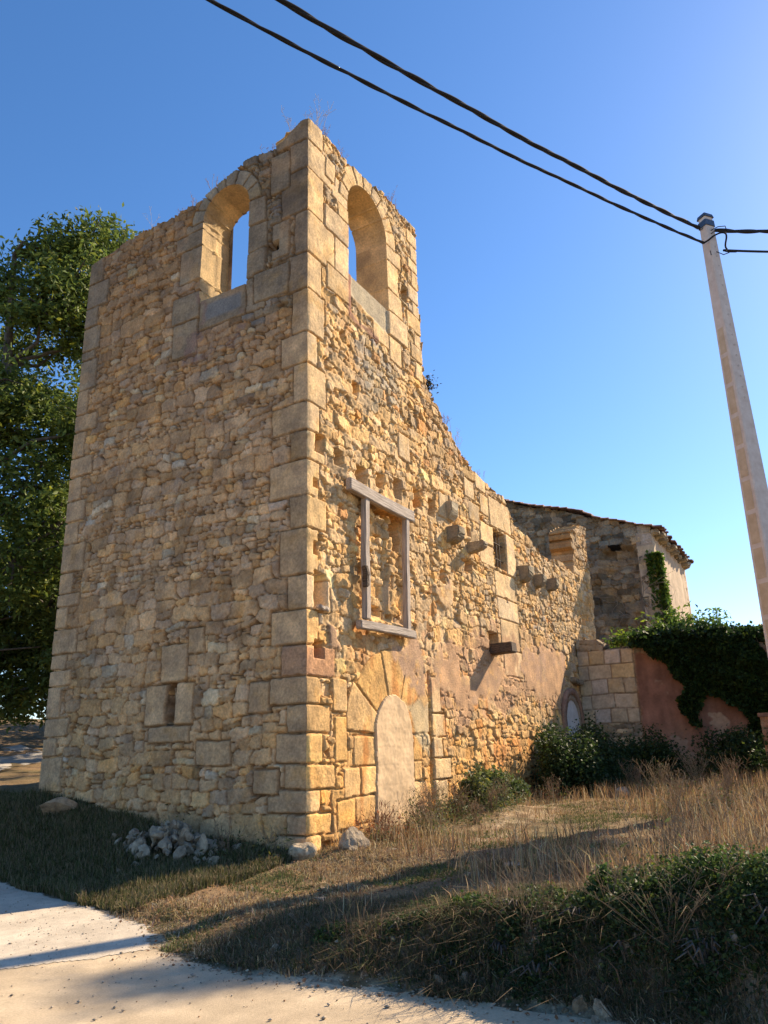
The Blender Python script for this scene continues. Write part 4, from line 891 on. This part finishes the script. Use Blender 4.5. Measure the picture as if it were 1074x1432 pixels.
# young walnut shoots behind the cross wall
for i, (px_, py_, hh, n) in enumerate([(790+135, 870, 1.5, 900), (955, 866, 1.3, 1100), (985, 870, 1.1, 900), (905, 885, .8, 700), (870, 890, .7, 600), (1020, 890, .7, 600), (925, 880, .9, 800), (890, 888, .6, 500)]):
    rr = np.random.default_rng(300+i); q = P(px_, py_, 0, 15.6); b = np.array([15.6, q[1], q[2]-hh*.8])
    t = tag(empty('sapling', b), ['leafy sapling beside the chancel corner', 'tallest sapling, standing against the sky above the ivy', 'second sapling against the sky above the ivy, to the right of the tallest', 'sapling at the foot of the chancel ivy', 'low bright sapling on the ashlar end of the cross wall', 'rightmost small sapling above the ivy', 'sapling in front of the plastered chancel side', 'low sapling between ashlar wall top and chancel'][i], 'sapling', 'saplings growing behind the cross wall')
    paths, pos = [], []
    for k in range(7):
        d = np.array([rr.normal(0, .35), rr.normal(0, .4), 1.]); d /= np.linalg.norm(d); tip = d*hh*rr.uniform(.7, 1.15); paths.append(np.array([[0, 0, 0], tip*.5+rr.normal(0, .04, 3), tip]))
        for j in range(9):
            a0 = tip*(.4+.6*j/8); dr = rr.normal(0, 1, 3); dr[2] *= .35; dr /= np.linalg.norm(dr)
            for l_ in np.linspace(.1, .45, max(4, n//100)): pos.append(a0+dr*l_+rr.normal(0, .03, 3)-np.array([0, 0, .25*l_*l_]))
    tube('stems', paths, [np.array([.018, .012, .004])]*len(paths), M_BARK, t, 5)
    pos = np.array(pos); leaf_mesh('foliage', pos, .16, leafcol(len(pos), (.10, .17, .03), rr, .2, .25), t, seed=i, slim=.38)

# dry weeds on the wall tops
def dryweed(name, base, h, n, label, cat, group, seed, col=(.42, .31, .20), spread=.25, thick=.003, par=None):
    rr = np.random.default_rng(seed); t = tag(empty(name, base), label, cat, group); paths, rads = [], []
    for k in range(n):
        d = np.array([rr.normal(0, spread), rr.normal(0, spread), 1]); L = h*rr.uniform(.5, 1); o_ = rr.normal(0, .05, 3)*[1, 1, 0]
        tip = o_+d*L; mid = o_+d*L*.5+rr.normal(0, .03, 3)*h; paths.append(np.array([o_-[0, 0, .05], mid, tip])); rads.append(np.array([thick, thick*.8, thick*.4]))
        for j in range(4):
            a0 = mid+(tip-mid)*rr.uniform(0, 1); e = a0+np.array([rr.normal(0, .5), rr.normal(0, .5), rr.uniform(.3, 1)])*h*.16; paths.append(np.array([a0, (a0+e)/2, e])); rads.append(np.array([thick*.7, thick*.6, thick*.9]))
    tube('stalks', paths, rads, M_GRASS, t, 4, col); return t
WG = 'dry weeds rooted in the wall tops'
for i, (px_, py_, h, n, side, lab) in enumerate([
        (445, 178, .75, 12, 1, 'tall dry weed on the highest point of the tower'), (408, 186, .5, 5, 0, 'wispy dry stalk just left of the tower peak'), (455, 192, .35, 16, 1, 'pale feathery tuft right of the tower peak'),
        (376, 212, .3, 6, 0, 'small dry weed above the hole in the west face'), (298, 262, .42, 8, 0, 'dry weed left of the west arch crown'), (213, 315, .55, 3, 0, 'thin single stalk on the sloping west wall top'),
        (270, 285, .3, 6, 0, 'little dry tuft below the weed of the west arch'), (530, 270, .22, 8, 1, 'short weeds on the crown of the south arch'), (545, 282, .28, 12, 1, 'short brown weeds right of the south arch crown'), (556, 296, .3, 10, 1, 'brown weeds above the shoulder of the south arch'),
        (625, 598, .45, 14, 1, 'bushy dry weed on the broken slope of the nave wall'), (640, 625, .6, 10, 1, 'airy dry weed lower on the broken slope'), (672, 668, .3, 8, 1, 'small dry tuft above the barred window'), (482, 222, .4, 4, 1, 'thin pale stalk between peak and south arch'), (250, 300, .3, 5, 0, 'dry tuft midway down the west wall top')]):
    q = P(px_, py_, side, .12 if side == 1 else .12)
    dryweed('dry_weed', (q[0]+(0 if side else .05), q[1]+(.05 if side else 0), q[2]-.04), h, n, lab, 'weed', WG, 500+i, (.36, .24, .20) if h < .5 else (.5, .42, .36), .3, .0035)
rr = np.random.default_rng(9)
q = P(598, 535, 1, .2)
nl = 500; leafp = rr.normal(0, 1, (nl, 3))*[.07, .10, .10]-[.08, 0, .1]; t = tag(empty('wall_plant', q), 'dark tuft of plant on the ledge where the bell stage meets the nave wall', 'plant'); leaf_mesh('foliage', leafp, .07, leafcol(nl, (.03, .03, .02), rr), t)

# grass
def blades(name, X, Y, h, col, lean=.5, width=.004, seed=0, kind='stuff', lab=None, cat=None):
    r = np.random.default_rng(seed); n = len(X); Z = ground_z(X, Y); a = r.uniform(0, 2*math.pi, n); b = r.uniform(0, 2*math.pi, n)
    p = np.stack([X, Y, Z-.01], -1); sd_ = np.stack([np.cos(a), np.sin(a), 0*a], -1); ld = np.stack([np.cos(b), np.sin(b), 0*b], -1)
    ln = np.abs(r.normal(0, lean, n))[:, None]; h = h[:, None]; w_ = (width*r.uniform(.6, 1.5, n))[:, None]*(1+h*1.5)
    upv = np.array([0, 0, 1.]); m_ = p+upv*h*.6+ld*ln*h*.35; tp_ = p+upv*h*(1-.35*np.minimum(ln, 1.5))+ld*ln*h
    V = np.stack([p-sd_*w_, p+sd_*w_, m_-sd_*w_*.8, m_+sd_*w_*.8, tp_], 1).reshape(-1, 3); k = np.arange(n)*5
    Q = np.stack([k, k+1, k+3, k+2], -1); Tt = np.stack([k+2, k+3, k+4], -1)
    return tag(np_mesh(name, V, Q, Tt, np.repeat(col, 5, 0), False, M_GRASS), lab, cat, kind=kind)
def scatter(n, x0, x1, y0, y1, dens, seed):
    r = np.random.default_rng(seed); X = r.uniform(x0, x1, n); Y = r.uniform(y0, y1, n)
    ok = (road_d(X, Y) > .02+.1*fbm(X, Y, .3, 2, 5)) & ~((X > -.02) & (Y > -.02) & (X < 24)) & (r.random(n) < dens(X, Y)); return X[ok], Y[ok], r
def path(x, y):
    return np.exp(-((y+2.1-.1*x+.25*fbm(x, y, 1.2, 2, 71))/.42)**2)*ss(-1.2, .6, x)*ss(10, 6, x)
def near(X, Y): return np.clip(7.5/np.hypot(X-CAM[0], Y-CAM[1]), .12, 1)**1.3
def strawcol(n, r):
    c = np.array([.40, .28, .14])*(1+r.normal(0, .26, (n, 1))); k = r.random(n); c[k < .34] = np.array([.20, .13, .075]); c[k > .88] = np.array([.56, .45, .28]); return np.clip(c*(1+r.normal(0, .06, (n, 3))), .02, .8)
X, Y, r = scatter(520000, -4.6, 14.5, -9, .3, lambda x, y: near(x, y)*(.08+.92*ss(-.25, .35, fbm(x, y, .5, 4, 41)+.3*fbm(x, y, 2., 2, 49)))*(1-.85*path(x, y)), 1)
h = .035+.07*np.clip(fbm(X, Y, .9, 3, 42)+.35, 0, 1.2)+r.exponential(.018, len(X)); h *= np.where((X > -3.4) & (Y < -2.2) & (Y > -3.6) & (X < 6), .5, 1)
h += ss(.15, .6, fbm(X, Y, .8, 3, 45))*ss(-4.5, -5.5, Y-.25*X)*.12
blades('dry_grass', X, Y, h*.8, strawcol(len(X), r), 1.3, .0034, 1, lab='straw-coloured dry grass on the bank and yard', cat='grass')
X, Y, r = scatter(330000, -4.6, 13, -8, .2, lambda x, y: near(x, y)*ss(.0, .5, fbm(x, y, .8, 4, 43)+.35*ss(0, -2.5, x)*ss(-3, 0, y))*.8, 2)
h = .03+.05*r.random(len(X))+.03*np.clip(fbm(X, Y, .4, 3, 44), 0, 1)
c = np.array([.11, .125, .04])*(1+r.normal(0, .25, (len(X), 1)))
blades('green_grass', X, Y, h, np.clip(c, .01, .5), 1.0, .0038, 2, lab='short green grass among the straw', cat='grass')
X, Y, r = scatter(240000, -3.2, -.05, 0, 10, lambda x, y: .75*near(x, y)*1.3+0*x, 3)
h = .05+.09*r.random(len(X))*(1+np.clip(fbm(X, Y, .6, 3, 44), 0, 1)); c = np.array([.085, .09, .03])*(1+r.normal(0, .3, (len(X), 1))); k = r.random(len(X)) < .4; c[k] = [.24, .18, .1]
blades('shaded_grass', X, Y, h, np.clip(c, .01, .5), .6, .004, 3, lab='grass in the shade at the foot of the tower', cat='grass')
# taller dry stalks in drifts
X, Y, r = scatter(200000, -4.3, 14, -9, .1, lambda x, y: near(x, y)*ss(.15, .7, fbm(x, y, .9, 3, 47)+1.3*np.exp(-((y+.45)/.4)**2)*(x > 1.)+.5*ss(5, 8, x)+.95*ss(-3.9, -5.2, y-.1*x)*(x > -3.4)+.35*np.exp(-((x+3.4)/.5)**2)-.6*ss(-.5, -1.8, x)*ss(-3.6, -2.5, y))*.4, 4)
h = r.uniform(.12, .42, len(X))*np.where(X < -2.6, .7, 1.1)
blades('tall_dry_stalks', X, Y, h, strawcol(len(X), r)*np.array([.95, .9, .85]), .5, .0028, 4, lab='tall thin dry stalks in drifts', cat='grass')
X, Y, r = scatter(90000, -4.42, -2.8, -7.5, -1.9, lambda x, y: (.35+.65*ss(-.3, .4, fbm(x, y, .4, 3, 51)))*np.clip((-y-1.6)/3, 0, 1), 14)
cc_ = np.array([.24, .17, .10])*(1+r.normal(0, .25, (len(X), 1))); cc_ *= .75; kk = r.random(len(X)) < .4; cc_[kk] = [.07, .085, .03]
blades('dry_tangle', X, Y, r.uniform(.05, .17, len(X)), np.clip(cc_, .02, .6), 1.6, .0026, 14, lab='tangle of dry stems over the face of the bank', cat='grass')
X, Y, r = scatter(9000, -4.3, 10, -7.5, -.3, lambda x, y: near(x, y)*ss(.1, .5, fbm(x, y, .7, 3, 52)), 15)
tag(leaf_mesh('low_weeds', np.stack([X, Y, ground_z(X, Y)+r.uniform(0, .06, len(X))], -1), .05, leafcol(len(X), (.08, .11, .03), r), None, M_LEAF, 15, up=1.5, slim=.5), 'low broad-leaved weeds in the dry grass', 'weeds', kind='stuff')
for i, (x, y, h, lab) in enumerate([(-3.7, -5.35, .55, 'sprawling dry stems in the middle of the bank'), (-3.3, -6.25, .7, 'tall dry stalks rising at the right edge of the bank'), (-3.9, -4.75, .4, 'tangled dry stems low on the bank'), (-3.4, -4.6, .4, 'dry stems on the crest of the bank'), (-3.6, -5.95, .5, 'dry stems sticking out of the bright bramble'), (-4.0, -5.75, .45, 'brown dead stems hanging over the roadside')]):
    dryweed('sprawling_weed', (x, y, gz(x, y)), h, 30, lab, 'weed', 'dry stems on the bank', 800+i, (.28, .20, .12), .7, .0019)
# weed clumps against the walls
WC = 'tall dry weeds at the foot of the walls'
for i, (x, y, h, n, lab) in enumerate([(1.6, -.35, .6, 26, 'rusty brown dock weed left of the walled-up door'), (2.3, -.7, .75, 40, 'tall mixed weed in front of the walled-up door'), (3.1, -.5, .8, 40, 'tallest weed clump, hiding the threshold of the walled-up door'), (3.9, -.6, .6, 30, 'weed clump right of the walled-up door'),
        (2.0, -1.05, .5, 30, 'dry clump out in front of the walled-up door'), (4.7, -.95, .55, 34, 'bushy dry weed right of the tall ones by the door'), (5.6, -.8, .6, 30, 'dry weed beside the low sunlit bramble'), (3.4, -1.15, .45, 26, 'low mixed weed in front of the tallest clump'), (1.1, -.55, .4, 20, 'weed behind the round grey boulder'),
        (10.2, -2.4, .8, 34, 'dry clump in front of the doorway bramble'), (11.4, -3.6, .9, 34, 'tall dry clump below the red plaster wall'), (9.8, -4.6, .8, 34, 'dry clump far out toward the gate pier'), (7.4, -3.9, .6, 28, 'dry weed clump standing alone in the middle of the yard'), (5.0, -4.2, .6, 28, 'dry clump in the right half of the yard'),
        (-.3, .35, .5, 14, 'weeds close to the near corner of the tower'), (-.45, 1.1, .5, 14, 'weeds at the tower foot right of the rubble heap'), (-.35, 2.3, .55, 12, 'weeds growing behind the rubble heap'), (7.5, -1.2, .6, 26, 'dry clump in front of the rounded bramble'), (8.8, -3.2, .8, 34, 'large dry weed clump out in the yard'), (6.2, -4.9, .7, 34, 'dry weed clump at the right edge of the yard'), (4.1, -5.0, .6, 30, 'dry weed clump nearer the road at the right edge'), (-3.0, -5.6, .8, 10, 'lone tall stalks behind the bank brambles')]):
    dryweed('weed_clump', (x, y, gz(x, y)), h, n, lab, 'weed', WC, 600+i, [(.30, .20, .12), (.26, .12, .06), (.34, .26, .15)][0 if i != 0 else 1] if i < 1 or i % 2 else (.36, .27, .16), .3, .004)
    rr = np.random.default_rng(i); nl = 500 if i < 7 else 150; pl = rr.normal(0, 1, (nl, 3))*[.2, .2, h*.3]; pl[:, 2] = np.abs(pl[:, 2])
    lo = leaf_mesh('foliage', pl, .06, leafcol(nl, (.09, .11, .04) if i else (.22, .08, .035), rr), bpy.data.objects[[o.name for o in COL.objects if o.name.startswith('weed_clump')][-1]], slim=.35)

# ------------------------------------------------------------------ stones
def rock(name, size, seed, col, sub=3, rough=.18):
    bm = bmesh.new(); bmesh.ops.create_icosphere(bm, subdivisions=sub, radius=1); r = np.random.default_rng(seed); pl = r.normal(0, 1, (9, 3)); pl /= np.linalg.norm(pl, axis=1, keepdims=True); dd_ = r.uniform(.42, .8, 9)
    co = np.array([v.co for v in bm.verts]); 
    for p_, d_ in zip(pl, dd_): ov_ = np.maximum(co@p_-d_, 0); co -= ov_[:, None]*p_*.92
    nn_ = .5*(fbm(co[:, 0]+seed, co[:, 1], .5, 3, seed)+fbm(co[:, 1], co[:, 2]+seed, .45, 3, seed+2)); co *= (1+rough*nn_)[:, None]
    co *= np.array(size)
    for v, c_ in zip(bm.verts, co): v.co = c_
    me = bpy.data.meshes.new(name); bm.to_mesh(me); bm.free(); a = me.color_attributes.new('Col', 'FLOAT_COLOR', 'POINT')
    a.data.foreach_set('color', np.tile([*col, 1], len(me.vertices)).astype(np.float32)); me.materials.append(M_ROCK); return me
RK = [rock('stone', (.13*a, .1*a, .08*b), i, c, 3) for i, (a, b, c) in enumerate([(1, 1, (.37, .30, .225)), (1.4, .7, (.41, .335, .25)), (.8, 1.1, (.36, .30, .23)), (1.2, 1.0, (.44, .37, .28)), (.9, .7, (.32, .25, .17))])]
rr = np.random.default_rng(21)
hp = P(255, 1190, 0, -.75)
HX, HY = -.72, 1.9; placed = []
for i in range(280):
    a, d = rr.uniform(0, 2*math.pi), abs(rr.normal(0, .6)); x, y = HX+d*math.cos(a)*.65, HY+d*math.sin(a)*1.2
    z = gz(x, y)+.40*math.exp(-(d/.6)**2)*rr.uniform(.35, 1)
    o = link(bpy.data.objects.new('rubble_stone', RK[i % 5])); s_ = rr.choice([.22, .38, .6, 1.05], p=[.35, .35, .22, .08]); o.location = (x, y, z); o.scale = (s_,)*3; o.rotation_euler = rr.uniform(0, 6, 3)
    tag(o, 'pale broken stone in the rubble heap at the foot of the tower', 'stone', 'stones of the rubble heap')
def one_rock(px_, py_, axv, size, seed, col, lab, name='boulder', rough=.18):
    q = P(px_, py_, *axv); o = link(bpy.data.objects.new(name, rock(name, size, seed, col, 4, rough))); o.location = (q[0], q[1], gz(q[0], q[1])+size[2]*.45); o.rotation_euler = (0, 0, seed); return tag(o, lab, 'boulder')
one_rock(78, 1128, (0, -.45), (.34, .28, .2), 31, (.50, .36, .24), 'reddish boulder lying at the far corner of the tower')
one_rock(494, 1190, (1, -.55), (.30, .22, .2), 32, (.42, .34, .25), 'round grey boulder right of the near corner of the tower', rough=.3)
one_rock(424, 1192, (1, -.05), (.2, .2, .16), 33, (.50, .40, .28), 'pale block under the near corner of the tower')
one_rock(870, 1112, (0, 9.0), (.22, .2, .2), 34, (.36, .31, .24), 'small grey boulder in the dry grass before the dark bramble')
for i, (x, y, s_) in enumerate([(-1.9, -1.6, .7), (-1.5, -2.2, .9), (-3.3, -2.2, .9), (-2.4, -1.9, .6), (-2.9, -1.0, .5), (-1.2, -3.1, .9), (-.6, -3.4, 1.), (-3.6, -2.6, .8), (.4, -1.2, .6), (1.4, -1.6, .5)]):
    o = link(bpy.data.objects.new('field_stone', RK[i % 5])); o.location = (x, y, gz(x, y)+.01); o.scale = (s_, s_, s_*.5); o.rotation_euler = (0, 0, i*1.7); tag(o, 'small flat pale stone lying in the grass in front of the tower', 'stone', 'stones in the grass')
rb = np.random.default_rng(33)
for i in range(46):
    x, y = rb.uniform(-4.5, -3.9), rb.uniform(-7, -2.4); s_ = rb.choice([.25, .4, .65], p=[.5, .35, .15])*(1 if y < -3.6 else .6)
    o = link(bpy.data.objects.new('bank_stone', RK[i % 5])); o.location = (x, y, gz(x, y)+.02*s_); o.scale = (s_,)*3; o.rotation_euler = rb.uniform(0, 6, 3); tag(o, 'pale broken stone lodged in the foot of the roadside bank', 'stone', 'stones at the foot of the bank')
# loose stone along the road edge and gravel on the turning
def pebbles(name, X, Y, size, cols, seed, lab, cat, emb=.3):
    r = np.random.default_rng(seed); n = len(X); Z = ground_z(X, Y)
    base = np.array([[1, 0, 0], [-.9, .2, .1], [0, .8, 0], [.1, -.9, .05], [0, .1, .7], [.1, 0, -.6], [.6, .5, .35], [-.5, -.5, .35]], float)
    F = np.array([[0, 2, 6], [6, 2, 4], [0, 6, 4], [2, 1, 4], [1, 7, 4], [7, 3, 4], [3, 0, 4], [1, 3, 7], [2, 0, 5], [1, 2, 5], [3, 1, 5], [0, 3, 5]])
    a = r.uniform(0, 6.28, n); ca, sa = np.cos(a), np.sin(a); b = base[None]*(1+r.normal(0, .18, (n, 8, 3)))*size[:, None, None]*np.array([1, .8, .8])
    V = np.stack([b[..., 0]*ca[:, None]-b[..., 1]*sa[:, None]+X[:, None], b[..., 0]*sa[:, None]+b[..., 1]*ca[:, None]+Y[:, None], b[..., 2]+(Z+size*emb+.008)[:, None]], -1)
    return tag(np_mesh(name, V.reshape(-1, 3), None, (F[None]+np.arange(n)[:, None, None]*8).reshape(-1, 3), np.repeat(cols, 8, 0), False, M_ROCK), lab, cat, kind='stuff')
r = np.random.default_rng(5); n = 90000; X = r.uniform(-6.5, 4, n); Y = r.uniform(-8, 6, n); d = road_d(X, Y); sp = split(X, Y)
p_ = np.exp(-((d-.05)/.22)**2)*(Y < -1)*.55+np.where((sp > 0) & (d < 0), .35, 0)+np.where((sp < 0) & (d < 0), .03+.12*np.exp(d/.35), 0)+np.exp(-((d-.3)/.3)**2)*(Y < -2.5)*.25
p_ = p_+.5*path(X, Y)*(X > -1.5); k = r.random(n) < p_*near(X, Y); X, Y = X[k], Y[k]; sz = np.clip(r.lognormal(-4.85, .5, len(X)), .003, .04); sz = np.where((split(X, Y) > 0) & (road_d(X, Y) < 0), sz*.65, sz)
c = np.array([.48, .42, .35])*(1+r.normal(0, .18, (len(X), 1))); kk = r.random(len(X)) < .12; c[kk] = [.36, .20, .12]
pebbles('gravel', X, Y, sz, np.clip(c, .05, .8), 6, 'loose pale gravel along the road edge and on the turning', 'gravel')
# fallen leaves and litter on the verge
r = np.random.default_rng(15); n = 9000; X = r.uniform(-4.6, 2, n); Y = r.uniform(-7, 0, n); k = road_d(X, Y) > -.15; X, Y = X[k], Y[k]
c = np.array([.28, .15, .08])*(1+r.normal(0, .3, (len(X), 1)))
tag(leaf_mesh('leaf_litter', np.stack([X, Y, ground_z(X, Y)+.012], -1), .03, np.clip(c, .02, .6), None, M_GRASS, 4, up=3., slim=.7), 'brown fallen leaves on the verge', 'leaf litter', kind='stuff')

# ------------------------------------------------------------------ pole and cables
PX, PY = 9.5, -6.32
topz = PD(987, 308, math.hypot(PX-CAM[0], PY-CAM[1]))
pt = PD(986, 306, 18.0); PX, PY, PZ = pt
zb = gz(PX, PY)
pole = tag(empty('utility_pole', (PX, PY, zb)), 'tall tapering pale concrete pole carrying black cables', 'utility pole')
Hp = PZ-zb; ang = R(-38)
def frustum(name, w0, d0, w1, d1, z0, z1, mat, parent, off=(0, 0), rot=ang):
    n = 12; V, Q = [], []
    for k in range(n+1):
        t = k/n; w_, d_ = w0+(w1-w0)*t, d0+(d1-d0)*t; z = z0+(z1-z0)*t; c = .12
        for x, y in [(-w_/2, -d_/2*(1-c)), (-w_/2*(1-c), -d_/2), (w_/2*(1-c), -d_/2), (w_/2, -d_/2*(1-c)), (w_/2, d_/2*(1-c)), (w_/2*(1-c), d_/2), (-w_/2*(1-c), d_/2), (-w_/2, d_/2*(1-c))]:
            V.append((x+off[0], y+off[1], z))
    for k in range(n):
        for i in range(8): Q.append((k*8+i, k*8+(i+1) % 8, (k+1)*8+(i+1) % 8, (k+1)*8+i))
    me = bpy.data.meshes.new(name); me.from_pydata(V, [], Q+[list(range(8))[::-1], [n*8+i for i in range(8)]]); me.materials.append(mat)
    o = link(bpy.data.objects.new(name, me), parent); o.rotation_euler = (0, 0, rot); return o
frustum('shaft', .58, .52, .25, .22, -.3, Hp, M_CONC, pole)
# cast recesses up the narrow faces, as shallow raised rungs between buff panels
nP = 13
for k in range(nP):
    z0 = .4+k*(Hp-3.4)/nP; z1 = z0+(Hp-3.4)/nP*.86; f0, f1 = z0/Hp, z1/Hp
    w0, w1 = .58-.33*f0, .58-.33*f1; d0, d1 = .52-.30*f0, .52-.30*f1
    V = [(-w0/2-.004, -d0*.28, z0), (-w0/2-.004, d0*.28, z0), (-w1/2-.004, d1*.28, z1), (-w1/2-.004, -d1*.28, z1)]; V += [(x+.03, y, z) for x, y, z in V]
    me = bpy.data.meshes.new('recess_panel'); me.from_pydata(V, [], [(0, 1, 2, 3), (7, 6, 5, 4), (0, 4, 5, 1), (1, 5, 6, 2), (2, 6, 7, 3), (3, 7, 4, 0)]); me.materials.append(M_CONC2)
    o = link(bpy.data.objects.new('recess_panel', me), pole); o.rotation_euler = (0, 0, ang)
bh = []
for k in range(18):
    z = Hp-.35-k*.27; f = z/Hp; bh.append((np.array([(.02, -(.52-.30*f)/2-.003, z), (.02, -(.52-.30*f)/2+.02, z)])))
tb_ = tube('bolt_holes', bh, [np.array([.022, .022])]*len(bh), M_CABLE, pole, 6); tb_.rotation_euler = (0, 0, ang)
frustum('cap', .31, .28, .27, .24, Hp-.02, Hp+.07, M_CAP, pole); frustum('cap_band', .30, .27, .295, .265, Hp-.28, Hp-.12, M_CAP, pole)
for z, s_ in ((Hp-1.15, 1), (Hp-.95, -1)):
    o = tube('step_bolt', [np.array([(-.35, 0, z), (0.0, 0, z)]) if s_ > 0 else np.array([(0, 0, z), (.36, 0, z)])], [np.array([.014, .014])], M_CAP, pole, 6)
def cable(name, pts, rad, lab, twist=True, group=None):
    pts = np.array(pts, float); L = np.linalg.norm(np.diff(pts, axis=0), axis=1).sum(); n = int(L/.07)+2
    t = np.linspace(0, 1, len(pts)); tt = np.linspace(0, 1, n); p = np.stack([np.interp(tt, t, pts[:, k]) for k in range(3)], -1)
    ker = np.ones(9)/9; q = p.copy()
    for k in range(3): q[4:-4, k] = np.convolve(p[:, k], ker, 'valid')
    p = q; tg = np.gradient(p, axis=0); tg /= np.linalg.norm(tg, axis=1, keepdims=True); u = np.cross(tg, [0, 0, 1.]); u /= np.linalg.norm(u, axis=1, keepdims=True); v = np.cross(u, tg)
    s = tt*L; P_ = []
    for a in ((0, math.pi*2/3, math.pi*4/3) if twist else (0,)):
        ph = s*2*math.pi/1.9+a+.6*np.sin(s*.9+a); rr_ = rad*.42*(1+.4*np.sin(s*1.7+a)) if twist else 0*s; P_.append(p+u*(np.cos(ph)*rr_)[:, None]+v*(np.sin(ph)*rr_)[:, None])
    b = pts[0]; o = tube(name, [x-b for x in P_], [np.full(n, rad*.62 if twist else rad)]*len(P_), M_CABLE, None, 6); o.location = b
    return tag(o, lab, 'cable', group)
def sag(a, b, d, n=24):
    a, b = np.array(a), np.array(b); t = np.linspace(0, 1, n)[:, None]; p = a+(b-a)*t; p[:, 2:] -= 4*d*t*(1-t); return p
def upto(px_, py_, z):
    d = RM@np.array([px_-W0/2, py_-H0/2, F0]); return CAM+d*(z-CAM[2])/d[2]
dC = 18.0
a1 = PD(977, 319, dC-.15); b1 = upto(425, 0, 12.8); e1 = a1+(b1-a1)*1.5
cable('overhead_cable', sag(a1, e1, .32), .045, 'upper twisted black cable running from the pole head to the top of the frame', group='cables on the pole')
a2 = PD(984, 340, dC-.2); b2 = upto(333, 0, 12.6); e2 = a2+(b2-a2)*1.5
cable('overhead_cable', sag(a2, e2, .35), .034, 'lower thinner black cable running from the pole to the top of the frame', group='cables on the pole')
a3 = PD(1000, 322, dC); e3 = PD(1200, 312, dC+4); cable('overhead_cable', sag(a3, e3, .12), .05, 'thick black cable leaving the pole head to the right', group='cables on the pole')
a4 = PD(1012, 350, dC); e4 = PD(1200, 350, dC+4); cable('overhead_cable', sag(a4, e4, .05), .03, 'thin lower cable leaving to the right of the pole', False, 'cables on the pole')
loop = [PD(984, 340, dC-.2), PD(992, 335, dC-.25), PD(1000, 327, dC-.2), PD(1010, 321, dC-.1), PD(1018, 324, dC), PD(1020, 330, dC), PD(1013, 340, dC), PD(1010, 349, dC), PD(1016, 352, dC), PD(1030, 352, dC)]
cable('jumper_cable', loop, .022, 'short looped black jumper hanging beside the pole head', False, 'cables on the pole')
tube('tie_wire', [np.array([PD(x, y, dC-.1) for x, y in l_])-pt+np.array([0, 0, Hp]) for l_ in ([(973, 314), (980, 322), (984, 318)], [(994, 322), (1004, 317), (1014, 316), (1016, 322)], [(994, 327), (1004, 320), (1016, 322)], [(1002, 352), (1012, 356), (1020, 353)])], [np.array([.012]*k) for k in (3, 4, 3, 3)], M_CABLE, pole, 5)
